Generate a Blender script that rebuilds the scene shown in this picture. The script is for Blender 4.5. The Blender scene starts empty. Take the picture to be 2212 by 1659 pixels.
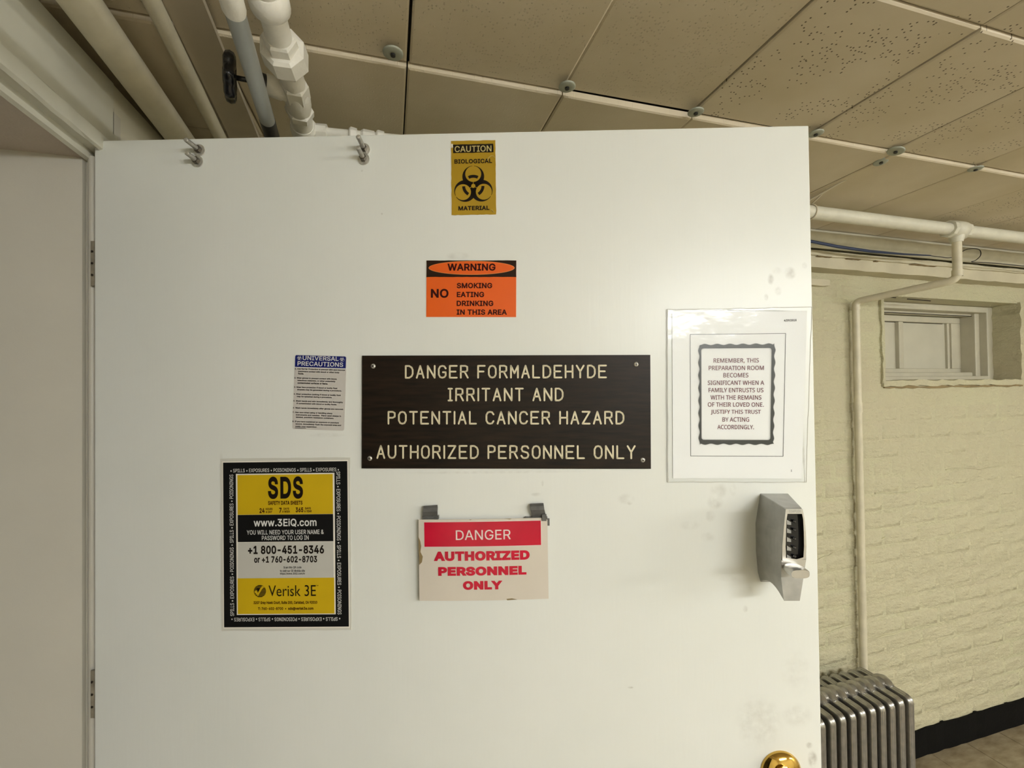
import bpy, bmesh, math, random, os
from mathutils import Vector, Matrix
from mathutils.geometry import delaunay_2d_cdt
random.seed(7)
S = bpy.context.scene
COL = S.collection

# ------------------------------------------------------------------ camera
F = 955.0
W = Vector((204 - 1106, 75830.0, -F)).normalized()            # world up seen from the camera
YA = Vector((843 - 1106, -15.16, -F)); YA = (YA - W * YA.dot(W)).normalized()   # depth axis of the room
XA = YA.cross(W).normalized()
CAMR = Matrix((XA, YA, W))                                     # camera -> world
CZ = 1.6
C0 = Vector((0, 0, CZ))
cam = bpy.data.cameras.new('camera'); cam.sensor_width = 36; cam.lens = F / 2212 * 36
cam.clip_start = 0.01
co = bpy.data.objects.new('camera', cam); COL.objects.link(co)
co.matrix_world = Matrix.Translation(C0) @ CAMR.to_4x4()
S.camera = co

# ------------------------------------------------------------------ world, light, exposure
wd = bpy.data.worlds.new('world'); S.world = wd; wd.use_nodes = True
wd.node_tree.nodes['Background'].inputs[0].default_value = (0.95, 0.93, 0.85, 1)
wd.node_tree.nodes['Background'].inputs[1].default_value = 0.12
S.view_settings.view_transform = 'Standard'; S.view_settings.look = 'None'
S.view_settings.gamma = 1; S.view_settings.use_curve_mapping = False
S.view_settings.exposure = 0.0
LAMP_EMIT = 89.0
LAMP_COL = (1.0, 1.015, 1.0)
LAMP_C = (.92, -1.80, 2.11)
LAMP_C2 = (3.35, -1.75, 2.11)
LAMP_LEN = 1.25


def ray(px, py):
    return CAMR @ Vector(((px - 1106), (829.5 - py), -F))


def onZ(px, py, z):
    d = ray(px, py); return C0 + d * ((z - CZ) / d.z)


def onY(px, py, y):
    d = ray(px, py); return C0 + d * (y / d.y)


# ------------------------------------------------------------------ materials
def new_mat(name):
    m = bpy.data.materials.new(name); m.use_nodes = True
    return m, m.node_tree, m.node_tree.nodes['Principled BSDF']


def mat(name, col, rough=0.5, metal=0.0, noise=0.0, nscale=20, bump=0.0, bscale=60, spec=0.5, stretch=None, coat=0.0, bdist=0.002, dark=None):
    m, t, b = new_mat(name)
    b.inputs['Base Color'].default_value = (*col, 1)
    b.inputs['Roughness'].default_value = rough
    b.inputs['Metallic'].default_value = metal
    b.inputs['Specular IOR Level'].default_value = spec
    b.inputs['Coat Weight'].default_value = coat
    tc = t.nodes.new('ShaderNodeTexCoord')
    mp = t.nodes.new('ShaderNodeMapping'); t.links.new(tc.outputs['Object'], mp.inputs[0])
    if stretch: mp.inputs['Scale'].default_value = stretch
    if noise:
        n = t.nodes.new('ShaderNodeTexNoise'); n.inputs['Scale'].default_value = nscale; n.inputs['Detail'].default_value = 6
        t.links.new(mp.outputs[0], n.inputs['Vector'])
        r = t.nodes.new('ShaderNodeValToRGB')
        r.color_ramp.elements[0].position = 0.3; r.color_ramp.elements[1].position = 0.7
        dk = dark or tuple(c * (1 - noise) for c in col)
        r.color_ramp.elements[0].color = (*dk, 1); r.color_ramp.elements[1].color = (*col, 1)
        t.links.new(n.outputs['Fac'], r.inputs[0]); t.links.new(r.outputs[0], b.inputs['Base Color'])
    if bump:
        n2 = t.nodes.new('ShaderNodeTexNoise'); n2.inputs['Scale'].default_value = bscale; n2.inputs['Detail'].default_value = 5
        t.links.new(mp.outputs[0], n2.inputs['Vector'])
        bp = t.nodes.new('ShaderNodeBump'); bp.inputs['Strength'].default_value = bump; bp.inputs['Distance'].default_value = bdist
        t.links.new(n2.outputs['Fac'], bp.inputs['Height']); t.links.new(bp.outputs[0], b.inputs['Normal'])
    return m


M = {}
M['jamb'] = mat('painted jamb', (.58, .555, .485), .45, noise=.06, nscale=6, bump=.12, bscale=300, bdist=.0008)
M['casing'] = mat('painted casing', (.66, .65, .56), .45, noise=.12, nscale=9, bump=.25, bscale=40)
M['soffit'] = mat('painted soffit', (.56, .49, .42), .6, noise=.08, nscale=14, bump=.2, bscale=200)
M['hallwall'] = mat('hall plaster', (.6, .58, .5), .7, noise=.05, bump=.1)
M['plainwall'] = mat('painted plaster', (.66, .63, .52), .6, noise=.06, nscale=4, bump=.2, bscale=30)
M['dark'] = mat('ceiling void', (.03, .024, .018), .9, noise=.3)
M['tilejoint'] = mat('tile rim', (.72, .66, .52), .8, noise=.1)
M['pipe'] = mat('white pipe paint', (.70, .68, .57), .4, noise=.12, nscale=25, bump=.35, bscale=70)
M['pipewhite'] = mat('bright white pipe paint', (.83, .81, .74), .38, noise=.08, nscale=40, bump=.5, bscale=60, bdist=.003)
M['pipecream'] = mat('cream pipe paint', (.70, .65, .50), .4, noise=.15, nscale=22, bump=.4, bscale=80)
M['conduit'] = mat('grey conduit', (.36, .38, .37), .4, metal=.4, noise=.12, nscale=15)
M['blackpaint'] = mat('black enamel', (.008, .008, .01), .22, noise=.2, bump=.1)
M['ringshadeblack'] = mat('black ring and shaded end', (.02, .02, .022), .45, noise=.3)  # packing ring's own black; also painted shade on the conduit end
M['board'] = mat('ceiling board', (.47, .41, .31), .75, noise=.1, nscale=8, bump=.2, bscale=80)
M['steel'] = mat('zinc steel', (.70, .68, .62), .38, metal=.7, noise=.25, nscale=200)
M['darksteel'] = mat('dark steel thread', (.20, .18, .15), .35, metal=.9, noise=.3, nscale=300)
M['washer'] = mat('ceiling washer', (.40, .42, .35), .5, metal=.25, noise=.15, nscale=60)
M['nailhead'] = mat('nail head', (.02, .02, .018), .5, noise=.3)
M['castgrey'] = mat('satin cast zinc', (.50, .50, .475), .42, metal=.5, noise=.22, nscale=45, bump=.08, bscale=400, bdist=.0005)
M['castlight'] = mat('bright cast zinc', (.66, .65, .62), .28, metal=.8, noise=.08, nscale=80)
M['keyblack'] = mat('black keypad plate', (.006, .006, .007), .12, noise=.2, nscale=10)
M['button'] = mat('dark metal button', (.10, .10, .10), .18, metal=.8, noise=.2)
M['brass'] = mat('polished brass', (.72, .47, .12), .10, metal=1.0, noise=.25, nscale=30, bump=.05, bscale=50)
M['radiator'] = mat('aluminium paint', (.50, .485, .455), .28, metal=.85, noise=.3, nscale=40, bump=.2, bscale=150, bdist=.0008)
M['baseblack'] = mat('black vinyl base', (.003, .003, .003), .75, spec=.15, noise=.4, nscale=60, bump=.3, bscale=90)
M['cableblue'] = mat('blue cable', (.018, .035, .10), .4, noise=.3)
M['cableblack'] = mat('black cable', (.015, .015, .02), .4, noise=.3)
M['hanger'] = mat('painted wire', (.70, .64, .50), .5, noise=.1)
M['winpaint'] = mat('window paint', (.56, .53, .42), .45, noise=.1, nscale=18, bump=.3, bscale=60)
M['winboard'] = mat('painted-over pane', (.58, .56, .46), .35, noise=.08, nscale=10, bump=.1, bscale=20)
M['crack'] = mat('dark open joint', (.04, .03, .02), .9, noise=.3)
M['ledge'] = mat('painted wall plate', (.62, .57, .42), .6, noise=.15, nscale=10, bump=.5, bscale=25, bdist=.004)
M['hinge'] = mat('aged hinge metal', (.38, .34, .26), .5, metal=.1, noise=.4, nscale=60)

# print and sign materials
def flat(name, col, rough=.35, noise=.04, **k): M[name] = mat(name, col, rough, noise=noise, nscale=k.pop('nscale', 15), **k)
flat('mustard', (.43, .265, .012), .35, .14)
flat('mustardlight', (.56, .46, .18))
flat('ink', (.012, .008, .006), .35, spec=.2)
flat('signorange', (.80, .115, .003), .35, .06)
flat('orangeedge', (.85, .33, .10))
flat('maroon', (.036, .004, .004), spec=.15)
flat('brownblack', (.022, .009, .004), .35, spec=.2)
flat('whiteedge', (.82, .78, .70), .4)
flat('blueheader', (.010, .016, .15))
flat('stickerwhite', (.60, .57, .54), .35, .05)
flat('printwhite', (.74, .74, .72))
flat('safetyyellow', (.62, .42, .008), .4, .08)
flat('posterblack', (.009, .009, .009), .38, .2, spec=.2)
flat('postergrey', (.55, .54, .50), .35, .04)
flat('film', (.66, .65, .59), .18, .03)
flat('red', (.60, .004, .035), .22, .16, nscale=25)
flat('cream', (.68, .62, .54), .3, .08, nscale=9)
flat('creamedge', (.42, .34, .20), .6, .3)
flat('pinkwhite', (.80, .68, .66))
flat('paper', (.88, .885, .87), .5, .02)
flat('charcoal', (.028, .032, .030))
flat('winered', (.13, .008, .028))
flat('engraved', (.74, .67, .47), .5)
flat('tapegrey', (.12, .12, .115), .3, .3, nscale=60, bump=.4, bscale=120)
M['woodsign'] = mat('dark walnut laminate', (.020, .0115, .0060), .42, spec=.22, noise=.6, nscale=14, stretch=(1.5, 10, 14), dark=(.007, .0045, .0028), bump=.04)
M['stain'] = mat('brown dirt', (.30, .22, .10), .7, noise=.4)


def door_material():
    """white gloss paint with brush drag, fingerprints and scuffs at fixed places on the leaf (u, z in metres)"""
    m, t, b = new_mat('white door paint')
    L = t.links; N = t.nodes
    tc = N.new('ShaderNodeTexCoord')
    base = N.new('ShaderNodeTexNoise'); base.inputs['Scale'].default_value = 3.5; base.inputs['Detail'].default_value = 4
    L.new(tc.outputs['Object'], base.inputs['Vector'])
    r = N.new('ShaderNodeValToRGB')
    r.color_ramp.elements[0].position = .3; r.color_ramp.elements[1].position = .7
    r.color_ramp.elements[0].color = (.755, .772, .735, 1); r.color_ramp.elements[1].color = (.80, .812, .78, 1)
    L.new(base.outputs['Fac'], r.inputs[0])
    # scuffs
    fine = N.new('ShaderNodeTexNoise'); fine.inputs['Scale'].default_value = 75; fine.inputs['Detail'].default_value = 3
    L.new(tc.outputs['Object'], fine.inputs['Vector'])
    fr = N.new('ShaderNodeMapRange'); fr.inputs[1].default_value = .3; fr.inputs[2].default_value = .75
    L.new(fine.outputs['Fac'], fr.inputs[0])
    acc = None
    for (px, py, rx, ry, a) in SMUDGES:
        u, z = D(px, py)
        mp = N.new('ShaderNodeMapping'); mp.vector_type = 'POINT'
        s = DS
        mp.inputs['Scale'].default_value = (1 / (rx * s), 0, 1 / (ry * s))
        mp.inputs['Location'].default_value = (-u / (rx * s), 0, -z / (ry * s))
        L.new(tc.outputs['Object'], mp.inputs[0])
        ln = N.new('ShaderNodeVectorMath'); ln.operation = 'LENGTH'; L.new(mp.outputs[0], ln.inputs[0])
        mr = N.new('ShaderNodeMapRange'); mr.interpolation_type = 'SMOOTHSTEP'
        mr.inputs[1].default_value = 1.0; mr.inputs[2].default_value = .35; mr.inputs[3].default_value = 0; mr.inputs[4].default_value = a
        L.new(ln.outputs['Value'], mr.inputs[0])
        if acc is None: acc = mr.outputs[0]
        else:
            ad = N.new('ShaderNodeMath'); ad.operation = 'MAXIMUM'; L.new(acc, ad.inputs[0]); L.new(mr.outputs[0], ad.inputs[1]); acc = ad.outputs[0]
    mu = N.new('ShaderNodeMath'); mu.operation = 'MULTIPLY'; L.new(acc, mu.inputs[0]); L.new(fr.outputs[0], mu.inputs[1])
    mx = N.new('ShaderNodeMix'); mx.data_type = 'RGBA'; mx.inputs['B'].default_value = (.36, .34, .29, 1)
    L.new(mu.outputs[0], mx.inputs['Factor']); L.new(r.outputs[0], mx.inputs['A'])
    L.new(mx.outputs['Result'], b.inputs['Base Color'])
    # brush drag bump (vertical strokes)
    mp = N.new('ShaderNodeMapping'); mp.inputs['Scale'].default_value = (90, 90, 7)
    L.new(tc.outputs['Object'], mp.inputs[0])
    n = N.new('ShaderNodeTexNoise'); n.inputs['Scale'].default_value = 1.0; n.inputs['Detail'].default_value = 5
    L.new(mp.outputs[0], n.inputs['Vector'])
    n3 = N.new('ShaderNodeTexNoise'); n3.inputs['Scale'].default_value = 9; n3.inputs['Detail'].default_value = 2
    L.new(tc.outputs['Object'], n3.inputs['Vector'])
    b1 = N.new('ShaderNodeBump'); b1.inputs['Strength'].default_value = .16; b1.inputs['Distance'].default_value = .0015
    L.new(n.outputs['Fac'], b1.inputs['Height'])
    b2 = N.new('ShaderNodeBump'); b2.inputs['Strength'].default_value = .15; b2.inputs['Distance'].default_value = .006
    L.new(n3.outputs['Fac'], b2.inputs['Height']); L.new(b1.outputs[0], b2.inputs['Normal'])
    L.new(b2.outputs[0], b.inputs['Normal'])
    b.inputs['Roughness'].default_value = .33
    b.inputs['Specular IOR Level'].default_value = .45
    return m


def brick_material():
    m, t, b = new_mat('cream painted masonry')
    L = t.links; N = t.nodes
    tc = N.new('ShaderNodeTexCoord')
    n = N.new('ShaderNodeTexNoise'); n.inputs['Scale'].default_value = 2.2; n.inputs['Detail'].default_value = 5
    L.new(tc.outputs['Object'], n.inputs['Vector'])
    r = N.new('ShaderNodeValToRGB')
    r.color_ramp.elements[0].position = .35; r.color_ramp.elements[1].position = .68
    r.color_ramp.elements[0].color = (.55, .505, .355, 1); r.color_ramp.elements[1].color = (.57, .555, .37, 1)
    L.new(n.outputs['Fac'], r.inputs[0]); L.new(r.outputs[0], b.inputs['Base Color'])
    mp = N.new('ShaderNodeMapping'); mp.inputs['Scale'].default_value = (9, 9, 14); L.new(tc.outputs['Object'], mp.inputs[0])
    n1 = N.new('ShaderNodeTexNoise'); n1.inputs['Scale'].default_value = 1.0; n1.inputs['Detail'].default_value = 7; n1.inputs['Roughness'].default_value = .62
    L.new(mp.outputs[0], n1.inputs['Vector'])
    n2 = N.new('ShaderNodeTexNoise'); n2.inputs['Scale'].default_value = 55; n2.inputs['Detail'].default_value = 5
    L.new(tc.outputs['Object'], n2.inputs['Vector'])
    b1 = N.new('ShaderNodeBump'); b1.inputs['Strength'].default_value = .8; b1.inputs['Distance'].default_value = .036
    L.new(n1.outputs['Fac'], b1.inputs['Height'])
    b2 = N.new('ShaderNodeBump'); b2.inputs['Strength'].default_value = .35; b2.inputs['Distance'].default_value = .003
    L.new(n2.outputs['Fac'], b2.inputs['Height']); L.new(b1.outputs[0], b2.inputs['Normal'])
    L.new(b2.outputs[0], b.inputs['Normal'])
    b.inputs['Roughness'].default_value = .5
    return m


def ceiling_material(name, holes, bumps, seed):
    m, t, b = new_mat(name)
    L = t.links; N = t.nodes
    tc = N.new('ShaderNodeTexCoord')
    mp = N.new('ShaderNodeMapping'); mp.inputs['Location'].default_value = (seed * 1.7, seed * 2.3, 0)
    L.new(tc.outputs['Object'], mp.inputs[0])
    n = N.new('ShaderNodeTexNoise'); n.inputs['Scale'].default_value = 5; n.inputs['Detail'].default_value = 5
    L.new(mp.outputs[0], n.inputs['Vector'])
    r = N.new('ShaderNodeValToRGB')
    r.color_ramp.elements[0].position = .35; r.color_ramp.elements[1].position = .66
    r.color_ramp.elements[0].color = (.60, .525, .385, 1); r.color_ramp.elements[1].color = (.67, .595, .465, 1)
    L.new(n.outputs['Fac'], r.inputs[0])
    v = N.new('ShaderNodeTexVoronoi'); v.inputs['Scale'].default_value = 125 if holes else 170
    v.voronoi_dimensions = '2D'
    L.new(mp.outputs[0], v.inputs['Vector'])
    hr = N.new('ShaderNodeMapRange'); hr.inputs[1].default_value = .13; hr.inputs[2].default_value = .24; hr.inputs[3].default_value = 1; hr.inputs[4].default_value = 0
    L.new(v.outputs['Distance'], hr.inputs[0])
    # each dot present by cell colour, patchily
    sp = N.new('ShaderNodeSeparateColor'); L.new(v.outputs['Color'], sp.inputs[0])
    pn = N.new('ShaderNodeTexNoise'); pn.inputs['Scale'].default_value = 9; pn.inputs['Detail'].default_value = 1
    L.new(mp.outputs[0], pn.inputs['Vector'])
    pm = N.new('ShaderNodeMapRange'); pm.inputs[1].default_value = .44; pm.inputs[2].default_value = .64; pm.inputs[3].default_value = 0.0 if holes else .12; pm.inputs[4].default_value = .42
    L.new(pn.outputs['Fac'], pm.inputs[0])
    lt = N.new('ShaderNodeMath'); lt.operation = 'LESS_THAN'; L.new(sp.outputs[0], lt.inputs[0]); L.new(pm.outputs[0], lt.inputs[1])
    mu = N.new('ShaderNodeMath'); mu.operation = 'MULTIPLY'; L.new(hr.outputs[0], mu.inputs[0]); L.new(lt.outputs[0], mu.inputs[1])
    if holes:
        mx = N.new('ShaderNodeMix'); mx.data_type = 'RGBA'; mx.inputs['B'].default_value = (.10, .07, .04, 1)
        L.new(mu.outputs[0], mx.inputs['Factor']); L.new(r.outputs[0], mx.inputs['A']); L.new(mx.outputs['Result'], b.inputs['Base Color'])
    else:
        L.new(r.outputs[0], b.inputs['Base Color'])
    b1 = N.new('ShaderNodeBump'); b1.inputs['Strength'].default_value = .8 if bumps else .3; b1.inputs['Distance'].default_value = .002
    b1.invert = bool(holes)
    L.new(mu.outputs[0], b1.inputs['Height'])
    n2 = N.new('ShaderNodeTexNoise'); n2.inputs['Scale'].default_value = 150; n2.inputs['Detail'].default_value = 3
    L.new(tc.outputs['Object'], n2.inputs['Vector'])
    b2 = N.new('ShaderNodeBump'); b2.inputs['Strength'].default_value = .12; b2.inputs['Distance'].default_value = .002
    L.new(n2.outputs['Fac'], b2.inputs['Height']); L.new(b1.outputs[0], b2.inputs['Normal'])
    L.new(b2.outputs[0], b.inputs['Normal'])
    b.inputs['Roughness'].default_value = .75
    return m


def floor_material():
    m, t, b = new_mat('beige vinyl tile')
    L = t.links; N = t.nodes
    tc = N.new('ShaderNodeTexCoord')
    n = N.new('ShaderNodeTexNoise'); n.inputs['Scale'].default_value = 14; n.inputs['Detail'].default_value = 9
    mp = N.new('ShaderNodeMapping'); mp.inputs['Scale'].default_value = (1, 2.6, 1)
    L.new(tc.outputs['Object'], mp.inputs[0]); L.new(mp.outputs[0], n.inputs['Vector'])
    r = N.new('ShaderNodeValToRGB')
    r.color_ramp.elements[0].position = .32; r.color_ramp.elements[1].position = .7
    r.color_ramp.elements[0].color = (.20, .155, .09, 1); r.color_ramp.elements[1].color = (.36, .30, .20, 1)
    oi = N.new('ShaderNodeObjectInfo')
    L.new(n.outputs['Fac'], r.inputs[0]); L.new(r.outputs[0], b.inputs['Base Color'])
    b.inputs['Roughness'].default_value = .38
    return m


# ------------------------------------------------------------------ mesh builder
class MB:
    def __init__(s): s.v = []; s.f = []; s.sm = []

    def add(s, vs, fs, smooth=False):
        o = len(s.v); s.v += [tuple(v) for v in vs]
        for f in fs: s.f.append(tuple(i + o for i in f)); s.sm.append(smooth)
        return s

    def box(s, x0, x1, y0, y1, z0, z1):
        vs = [(x0, y0, z0), (x1, y0, z0), (x1, y1, z0), (x0, y1, z0), (x0, y0, z1), (x1, y0, z1), (x1, y1, z1), (x0, y1, z1)]
        return s.add(vs, [(0, 3, 2, 1), (4, 5, 6, 7), (0, 1, 5, 4), (1, 2, 6, 5), (2, 3, 7, 6), (3, 0, 4, 7)])

    def loft(s, rings, smooth=False, caps=True, closed=True):
        n = len(rings[0]); vs = [p for r in rings for p in r]; fs = []
        for i in range(len(rings) - 1):
            for j in range(n if closed else n - 1):
                a = i * n + j; b = i * n + (j + 1) % n
                fs.append((a, b, b + n, a + n))
        s.add(vs, fs, smooth)
        if caps and closed:
            s.add(rings[0], [tuple(reversed(range(n)))]); s.add(rings[-1], [tuple(range(n))])
        return s

    def tube(s, path, r, seg=16, smooth=True, prof=None, closed=False):
        """path of Vectors; r a number or a list of radii"""
        P = [Vector(p) for p in path]; n = len(P)
        rings = []
        t0 = (P[1] - P[0]).normalized()
        up = Vector((0, 0, 1)) if abs(t0.z) < .9 else Vector((1, 0, 0))
        nrm = (up - t0 * up.dot(t0)).normalized()
        for i, p in enumerate(P):
            if closed: t = (P[(i + 1) % n] - P[i - 1]).normalized()
            elif i == 0: t = t0
            elif i == n - 1: t = (P[-1] - P[-2]).normalized()
            else: t = ((P[i + 1] - p).normalized() + (p - P[i - 1]).normalized()).normalized()
            nrm = (nrm - t * nrm.dot(t)).normalized(); bi = t.cross(nrm)
            rr = r[i] if isinstance(r, (list, tuple)) else r
            ring = []
            for k in range(seg):
                a = 2 * math.pi * (k + .5) / seg
                ring.append(p + (nrm * math.cos(a) + bi * math.sin(a)) * rr)
            rings.append(ring)
        if closed: rings.append(rings[0])
        return s.loft(rings, smooth, caps=not closed)

    def cyl(s, a, b, r, seg=20, smooth=True): return s.tube([a, b], r, seg, smooth)

    def build(s, name, m, parent=None, loc=None, rot=None, warp=None):
        me = bpy.data.meshes.new(name)
        vs = [warp(*v) for v in s.v] if warp else s.v
        me.from_pydata(vs, [], s.f); me.update()
        for p, sm in zip(me.polygons, s.sm): p.use_smooth = sm
        me.materials.append(M[m] if isinstance(m, str) else m)
        return link(name, me, parent, loc, rot)


def link(name, me, parent=None, loc=None, rot=None):
    o = bpy.data.objects.new(name, me); COL.objects.link(o)
    if parent is not None: o.parent = parent
    if loc is not None: o.location = loc
    if rot is not None: o.rotation_euler = rot
    return o


def empty(name, loc=(0, 0, 0), mw=None):
    o = bpy.data.objects.new(name, None); COL.objects.link(o); o.empty_display_size = .05
    if mw is not None: o.matrix_world = mw
    else: o.location = loc
    return o


def tag(o, label, cat, group=None):
    o['label'] = label; o['category'] = cat
    if group: o['group'] = group
    return o


def struct(o, label=None):
    o['kind'] = 'structure'
    if label: o['label'] = label
    return o


def arc(c, a, b, r, n=8):
    """fillet points of a corner at c between directions from a and to b"""
    c, a, b = Vector(c), Vector(a), Vector(b)
    d1 = (a - c).normalized(); d2 = (b - c).normalized()
    out = []
    p0 = c + d1 * r; p2 = c + d2 * r
    for i in range(n + 1):
        t = i / n; out.append(p0 * (1 - t) ** 2 + c * 2 * t * (1 - t) + p2 * t * t)
    return out


def bevel(o, w, seg=2):
    md = o.modifiers.new('bevel', 'BEVEL'); md.width = w; md.segments = seg; md.limit_method = 'ANGLE'; md.angle_limit = .6
    return o


# ------------------------------------------------------------------ door plane frame
hinge = C0 + ray(204, 800) * (0.735 / F)                       # hinge edge of the face
ctr = Vector((hinge.x, hinge.y, 0))
# yaw so that top edge is level: pixel (204,304) and (1747,271) share one height
d1 = ray(204, 304); p1 = C0 + d1 * (math.hypot(hinge.x, hinge.y) / math.hypot(d1.x, d1.y))
p1 = C0 + d1 * ((hinge.x ** 2 + hinge.y ** 2) / (d1.x * hinge.x + d1.y * hinge.y))
p2 = onZ(1747, 271, p1.z)
U = Vector((p2.x - p1.x, p2.y - p1.y, 0)); DW = U.length; U.normalize()
NIN = Vector((0, 0, 1)).cross(U)                               # into the leaf, away from the camera
DOORM = Matrix.Translation(ctr) @ Matrix((U, NIN, Vector((0, 0, 1)))).transposed().to_4x4()
DINV = DOORM.inverted()
DH = p1.z
C0L = DINV @ C0


def DP(px, py, d=0.0):
    """point in door space seen at a pixel, on the plane d metres in front of the face"""
    r = (DINV.to_3x3() @ ray(px, py)); k = (-d - C0L.y) / r.y
    return C0L + r * k


def D(px, py):
    p = DP(px, py); return p.x, p.z


DS = 0.735 / F
SMUDGES = [(1707, 590, 15, 16, .8), (1665, 603, 9, 14, .8), (1681, 629, 9, 12, .6), (1655, 642, 6, 9, .6), (1678, 585, 12, 10, .3), (1738, 574, 7, 9, .5),
           (1352, 1078, 22, 14, .28), (1360, 1086, 8, 6, .5), (1545, 1085, 20, 18, .45), (1553, 1060, 22, 20, .3), (1535, 1115, 14, 14, .35), (1583, 1058, 10, 16, .3),
           (1490, 1135, 26, 12, .2), (1530, 1160, 18, 14, .25), (1610, 1315, 7, 9, .6), (1575, 1250, 30, 8, .18), (1172, 1044, 3, 8, .8), (1160, 1068, 16, 5, .35),
           (1640, 1560, 60, 70, .28), (1755, 1640, 12, 22, .95), (1748, 1610, 9, 8, .8), (1720, 1545, 40, 30, .25), (1720, 1450, 40, 60, .15), (1735, 985, 8, 25, .4),
           (825, 462, 3, 3, .8), (782, 369, 3, 3, .95), (1362, 1485, 8, 3, .5), (990, 553, 30, 10, .3), (478, 1010, 6, 40, .35), (1070, 1020, 240, 4, .25), (705, 940, 50, 6, .2),
           (1715, 690, 8, 3, .4), (1600, 700, 60, 5, .2)]
M['door'] = door_material(); M['brick'] = brick_material(); M['floor'] = floor_material()

# ------------------------------------------------------------------ room shell
XL, XR, YB, YF = -.478, 4.2, 1.40, -3.2
H = 2.2
# floor tiles
flr = struct(link('floor', None), 'worn beige vinyl tile floor with marbled flecks'); 
fb = MB().box(XL - .02, XR, YF, YB, -.06, -.004).build('subfloor', 'crack', flr)
FT = .2165
tm = MB(); e = .0012
tm.box(e, FT - e, e, FT - e, -.004, 0)
tme = None
x0f = 2.466 - 14 * FT; y0f = YB - 22 * FT
rest = MB()
nx = int((XR - x0f) / FT) + 1
for i in range(nx):
    for j in range(22):
        xa = x0f + i * FT; ya = y0f + j * FT
        if xa + FT > XR: continue
        if j >= 14:
            if tme is None:
                o = tm.build('tile', 'floor', flr, (xa, ya, 0)); tme = o.data
            else: link('tile', tme, flr, (xa, ya, -random.random() * .0006))
        else: rest.box(xa + e, xa + FT - e, ya + e, ya + FT - e, -.004, 0)
ro = rest.build('tile_field', 'floor', flr); ro['kind'] = 'stuff'

# ceiling: void above, tiles below
ceil = struct(link('ceiling', None), 'ceiling of foot-square painted acoustic tiles held by washers')
MB().box(-1.2, XR + .1, YF, YB + .1, H + .016, H + .06).build('ceiling_void', 'dark', ceil)
cm = [ceiling_material('acoustic tile pinholes', True, False, 1), ceiling_material('acoustic tile stipple', False, True, 2), ceiling_material('acoustic tile plain', False, False, 3)]
XS = [-.27 + .306 * k for k in range(-1, 0)] + [-.277, .035, .340, .645, .972, 1.248] + [1.248 + .306 * k for k in range(1, 11)]
YS = [.823 - .321 * k for k in range(13, 0, -1)] + [.823, 1.13, 1.42]
for i in range(len(XS) - 1):
    for j in range(len(YS) - 1):
        xa, xb, ya, yb = XS[i], XS[i + 1], YS[j], YS[j + 1]
        if xa < -.512: xa = -.512
        yb = min(yb, YB)
        far = YS[j] >= .82
        g = .0012
        gl = .0035 if (abs(xa - .035) < .01 and not far) else g
        gr = .0015
        dz = (-.0085 if far else 0) + random.uniform(-.0012, .0012)
        if not far and abs(YS[j + 1] - .823) < .01 and i in (3, 4): dz += .004
        if YS[j] < .49: dz += .006
        w, d = xb - xa - gl - gr, yb - ya - 2 * g
        bvl = .0035
        mb = MB()
        z0 = H + dz
        tl = random.uniform(-.0015, .0015)
        def zz(x, y): return tl * (x - .5 * w) / w
        top = [(0, 0, .014), (w, 0, .014), (w, d, .014), (0, d, .014)]
        mid = [(0, 0, .002 + zz(0, 0)), (w, 0, .002 + zz(w, 0)), (w, d, .002 + zz(w, d)), (0, d, .002 + zz(0, d))]
        bot = [(bvl, bvl, zz(0, 0)), (w - bvl, bvl, zz(w, 0)), (w - bvl, d - bvl, zz(w, d)), (bvl, d - bvl, zz(0, d))]
        mb.loft([bot, mid, top])
        k = 1 if i <= 3 else (0 if i in (4, 5, 6) else 2)
        if far: k = 2
        if i > 6: k = random.choice((0, 2, 2))
        mb.build('tile', cm[k], ceil, (xa + gl, ya + g, z0))

def washer(px, py, r=.0165, tilt=(0, 0)):
    p = onZ(px, py, H - .010)
    m = MB(); ring = []
    prof = [(r, .002), (r, 0), (r * .9, -.0012), (r * .35, -.0022), (r * .2, -.0012), (r * .0001, -.0012)]
    rings = [[(math.cos(a * math.pi / 12) * q, math.sin(a * math.pi / 12) * q, z) for a in range(24)] for q, z in prof]
    m.loft(rings[::-1], True, caps=False)
    o = m.build('washer', 'washer', ceil, p, (tilt[0], tilt[1], random.random()))
    h = MB().tube([(0, 0, .001), (0, 0, -.0045)], .0042, 10).build('nail_head', 'nailhead', o)
    return o
washer(849, 116, .0175); washer(1225, 188); washer(1503, 243); washer(1762, 289); washer(1935, 327, .0185, (.25, .1)); washer(1903, 350, .0165, (-.15, .1))
for k in range(5, 9): 
    p = onZ(1935, 327, H); w_ = washer(1935, 327); w_.location = (XS[k + 2], .823, H - .01)

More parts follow.
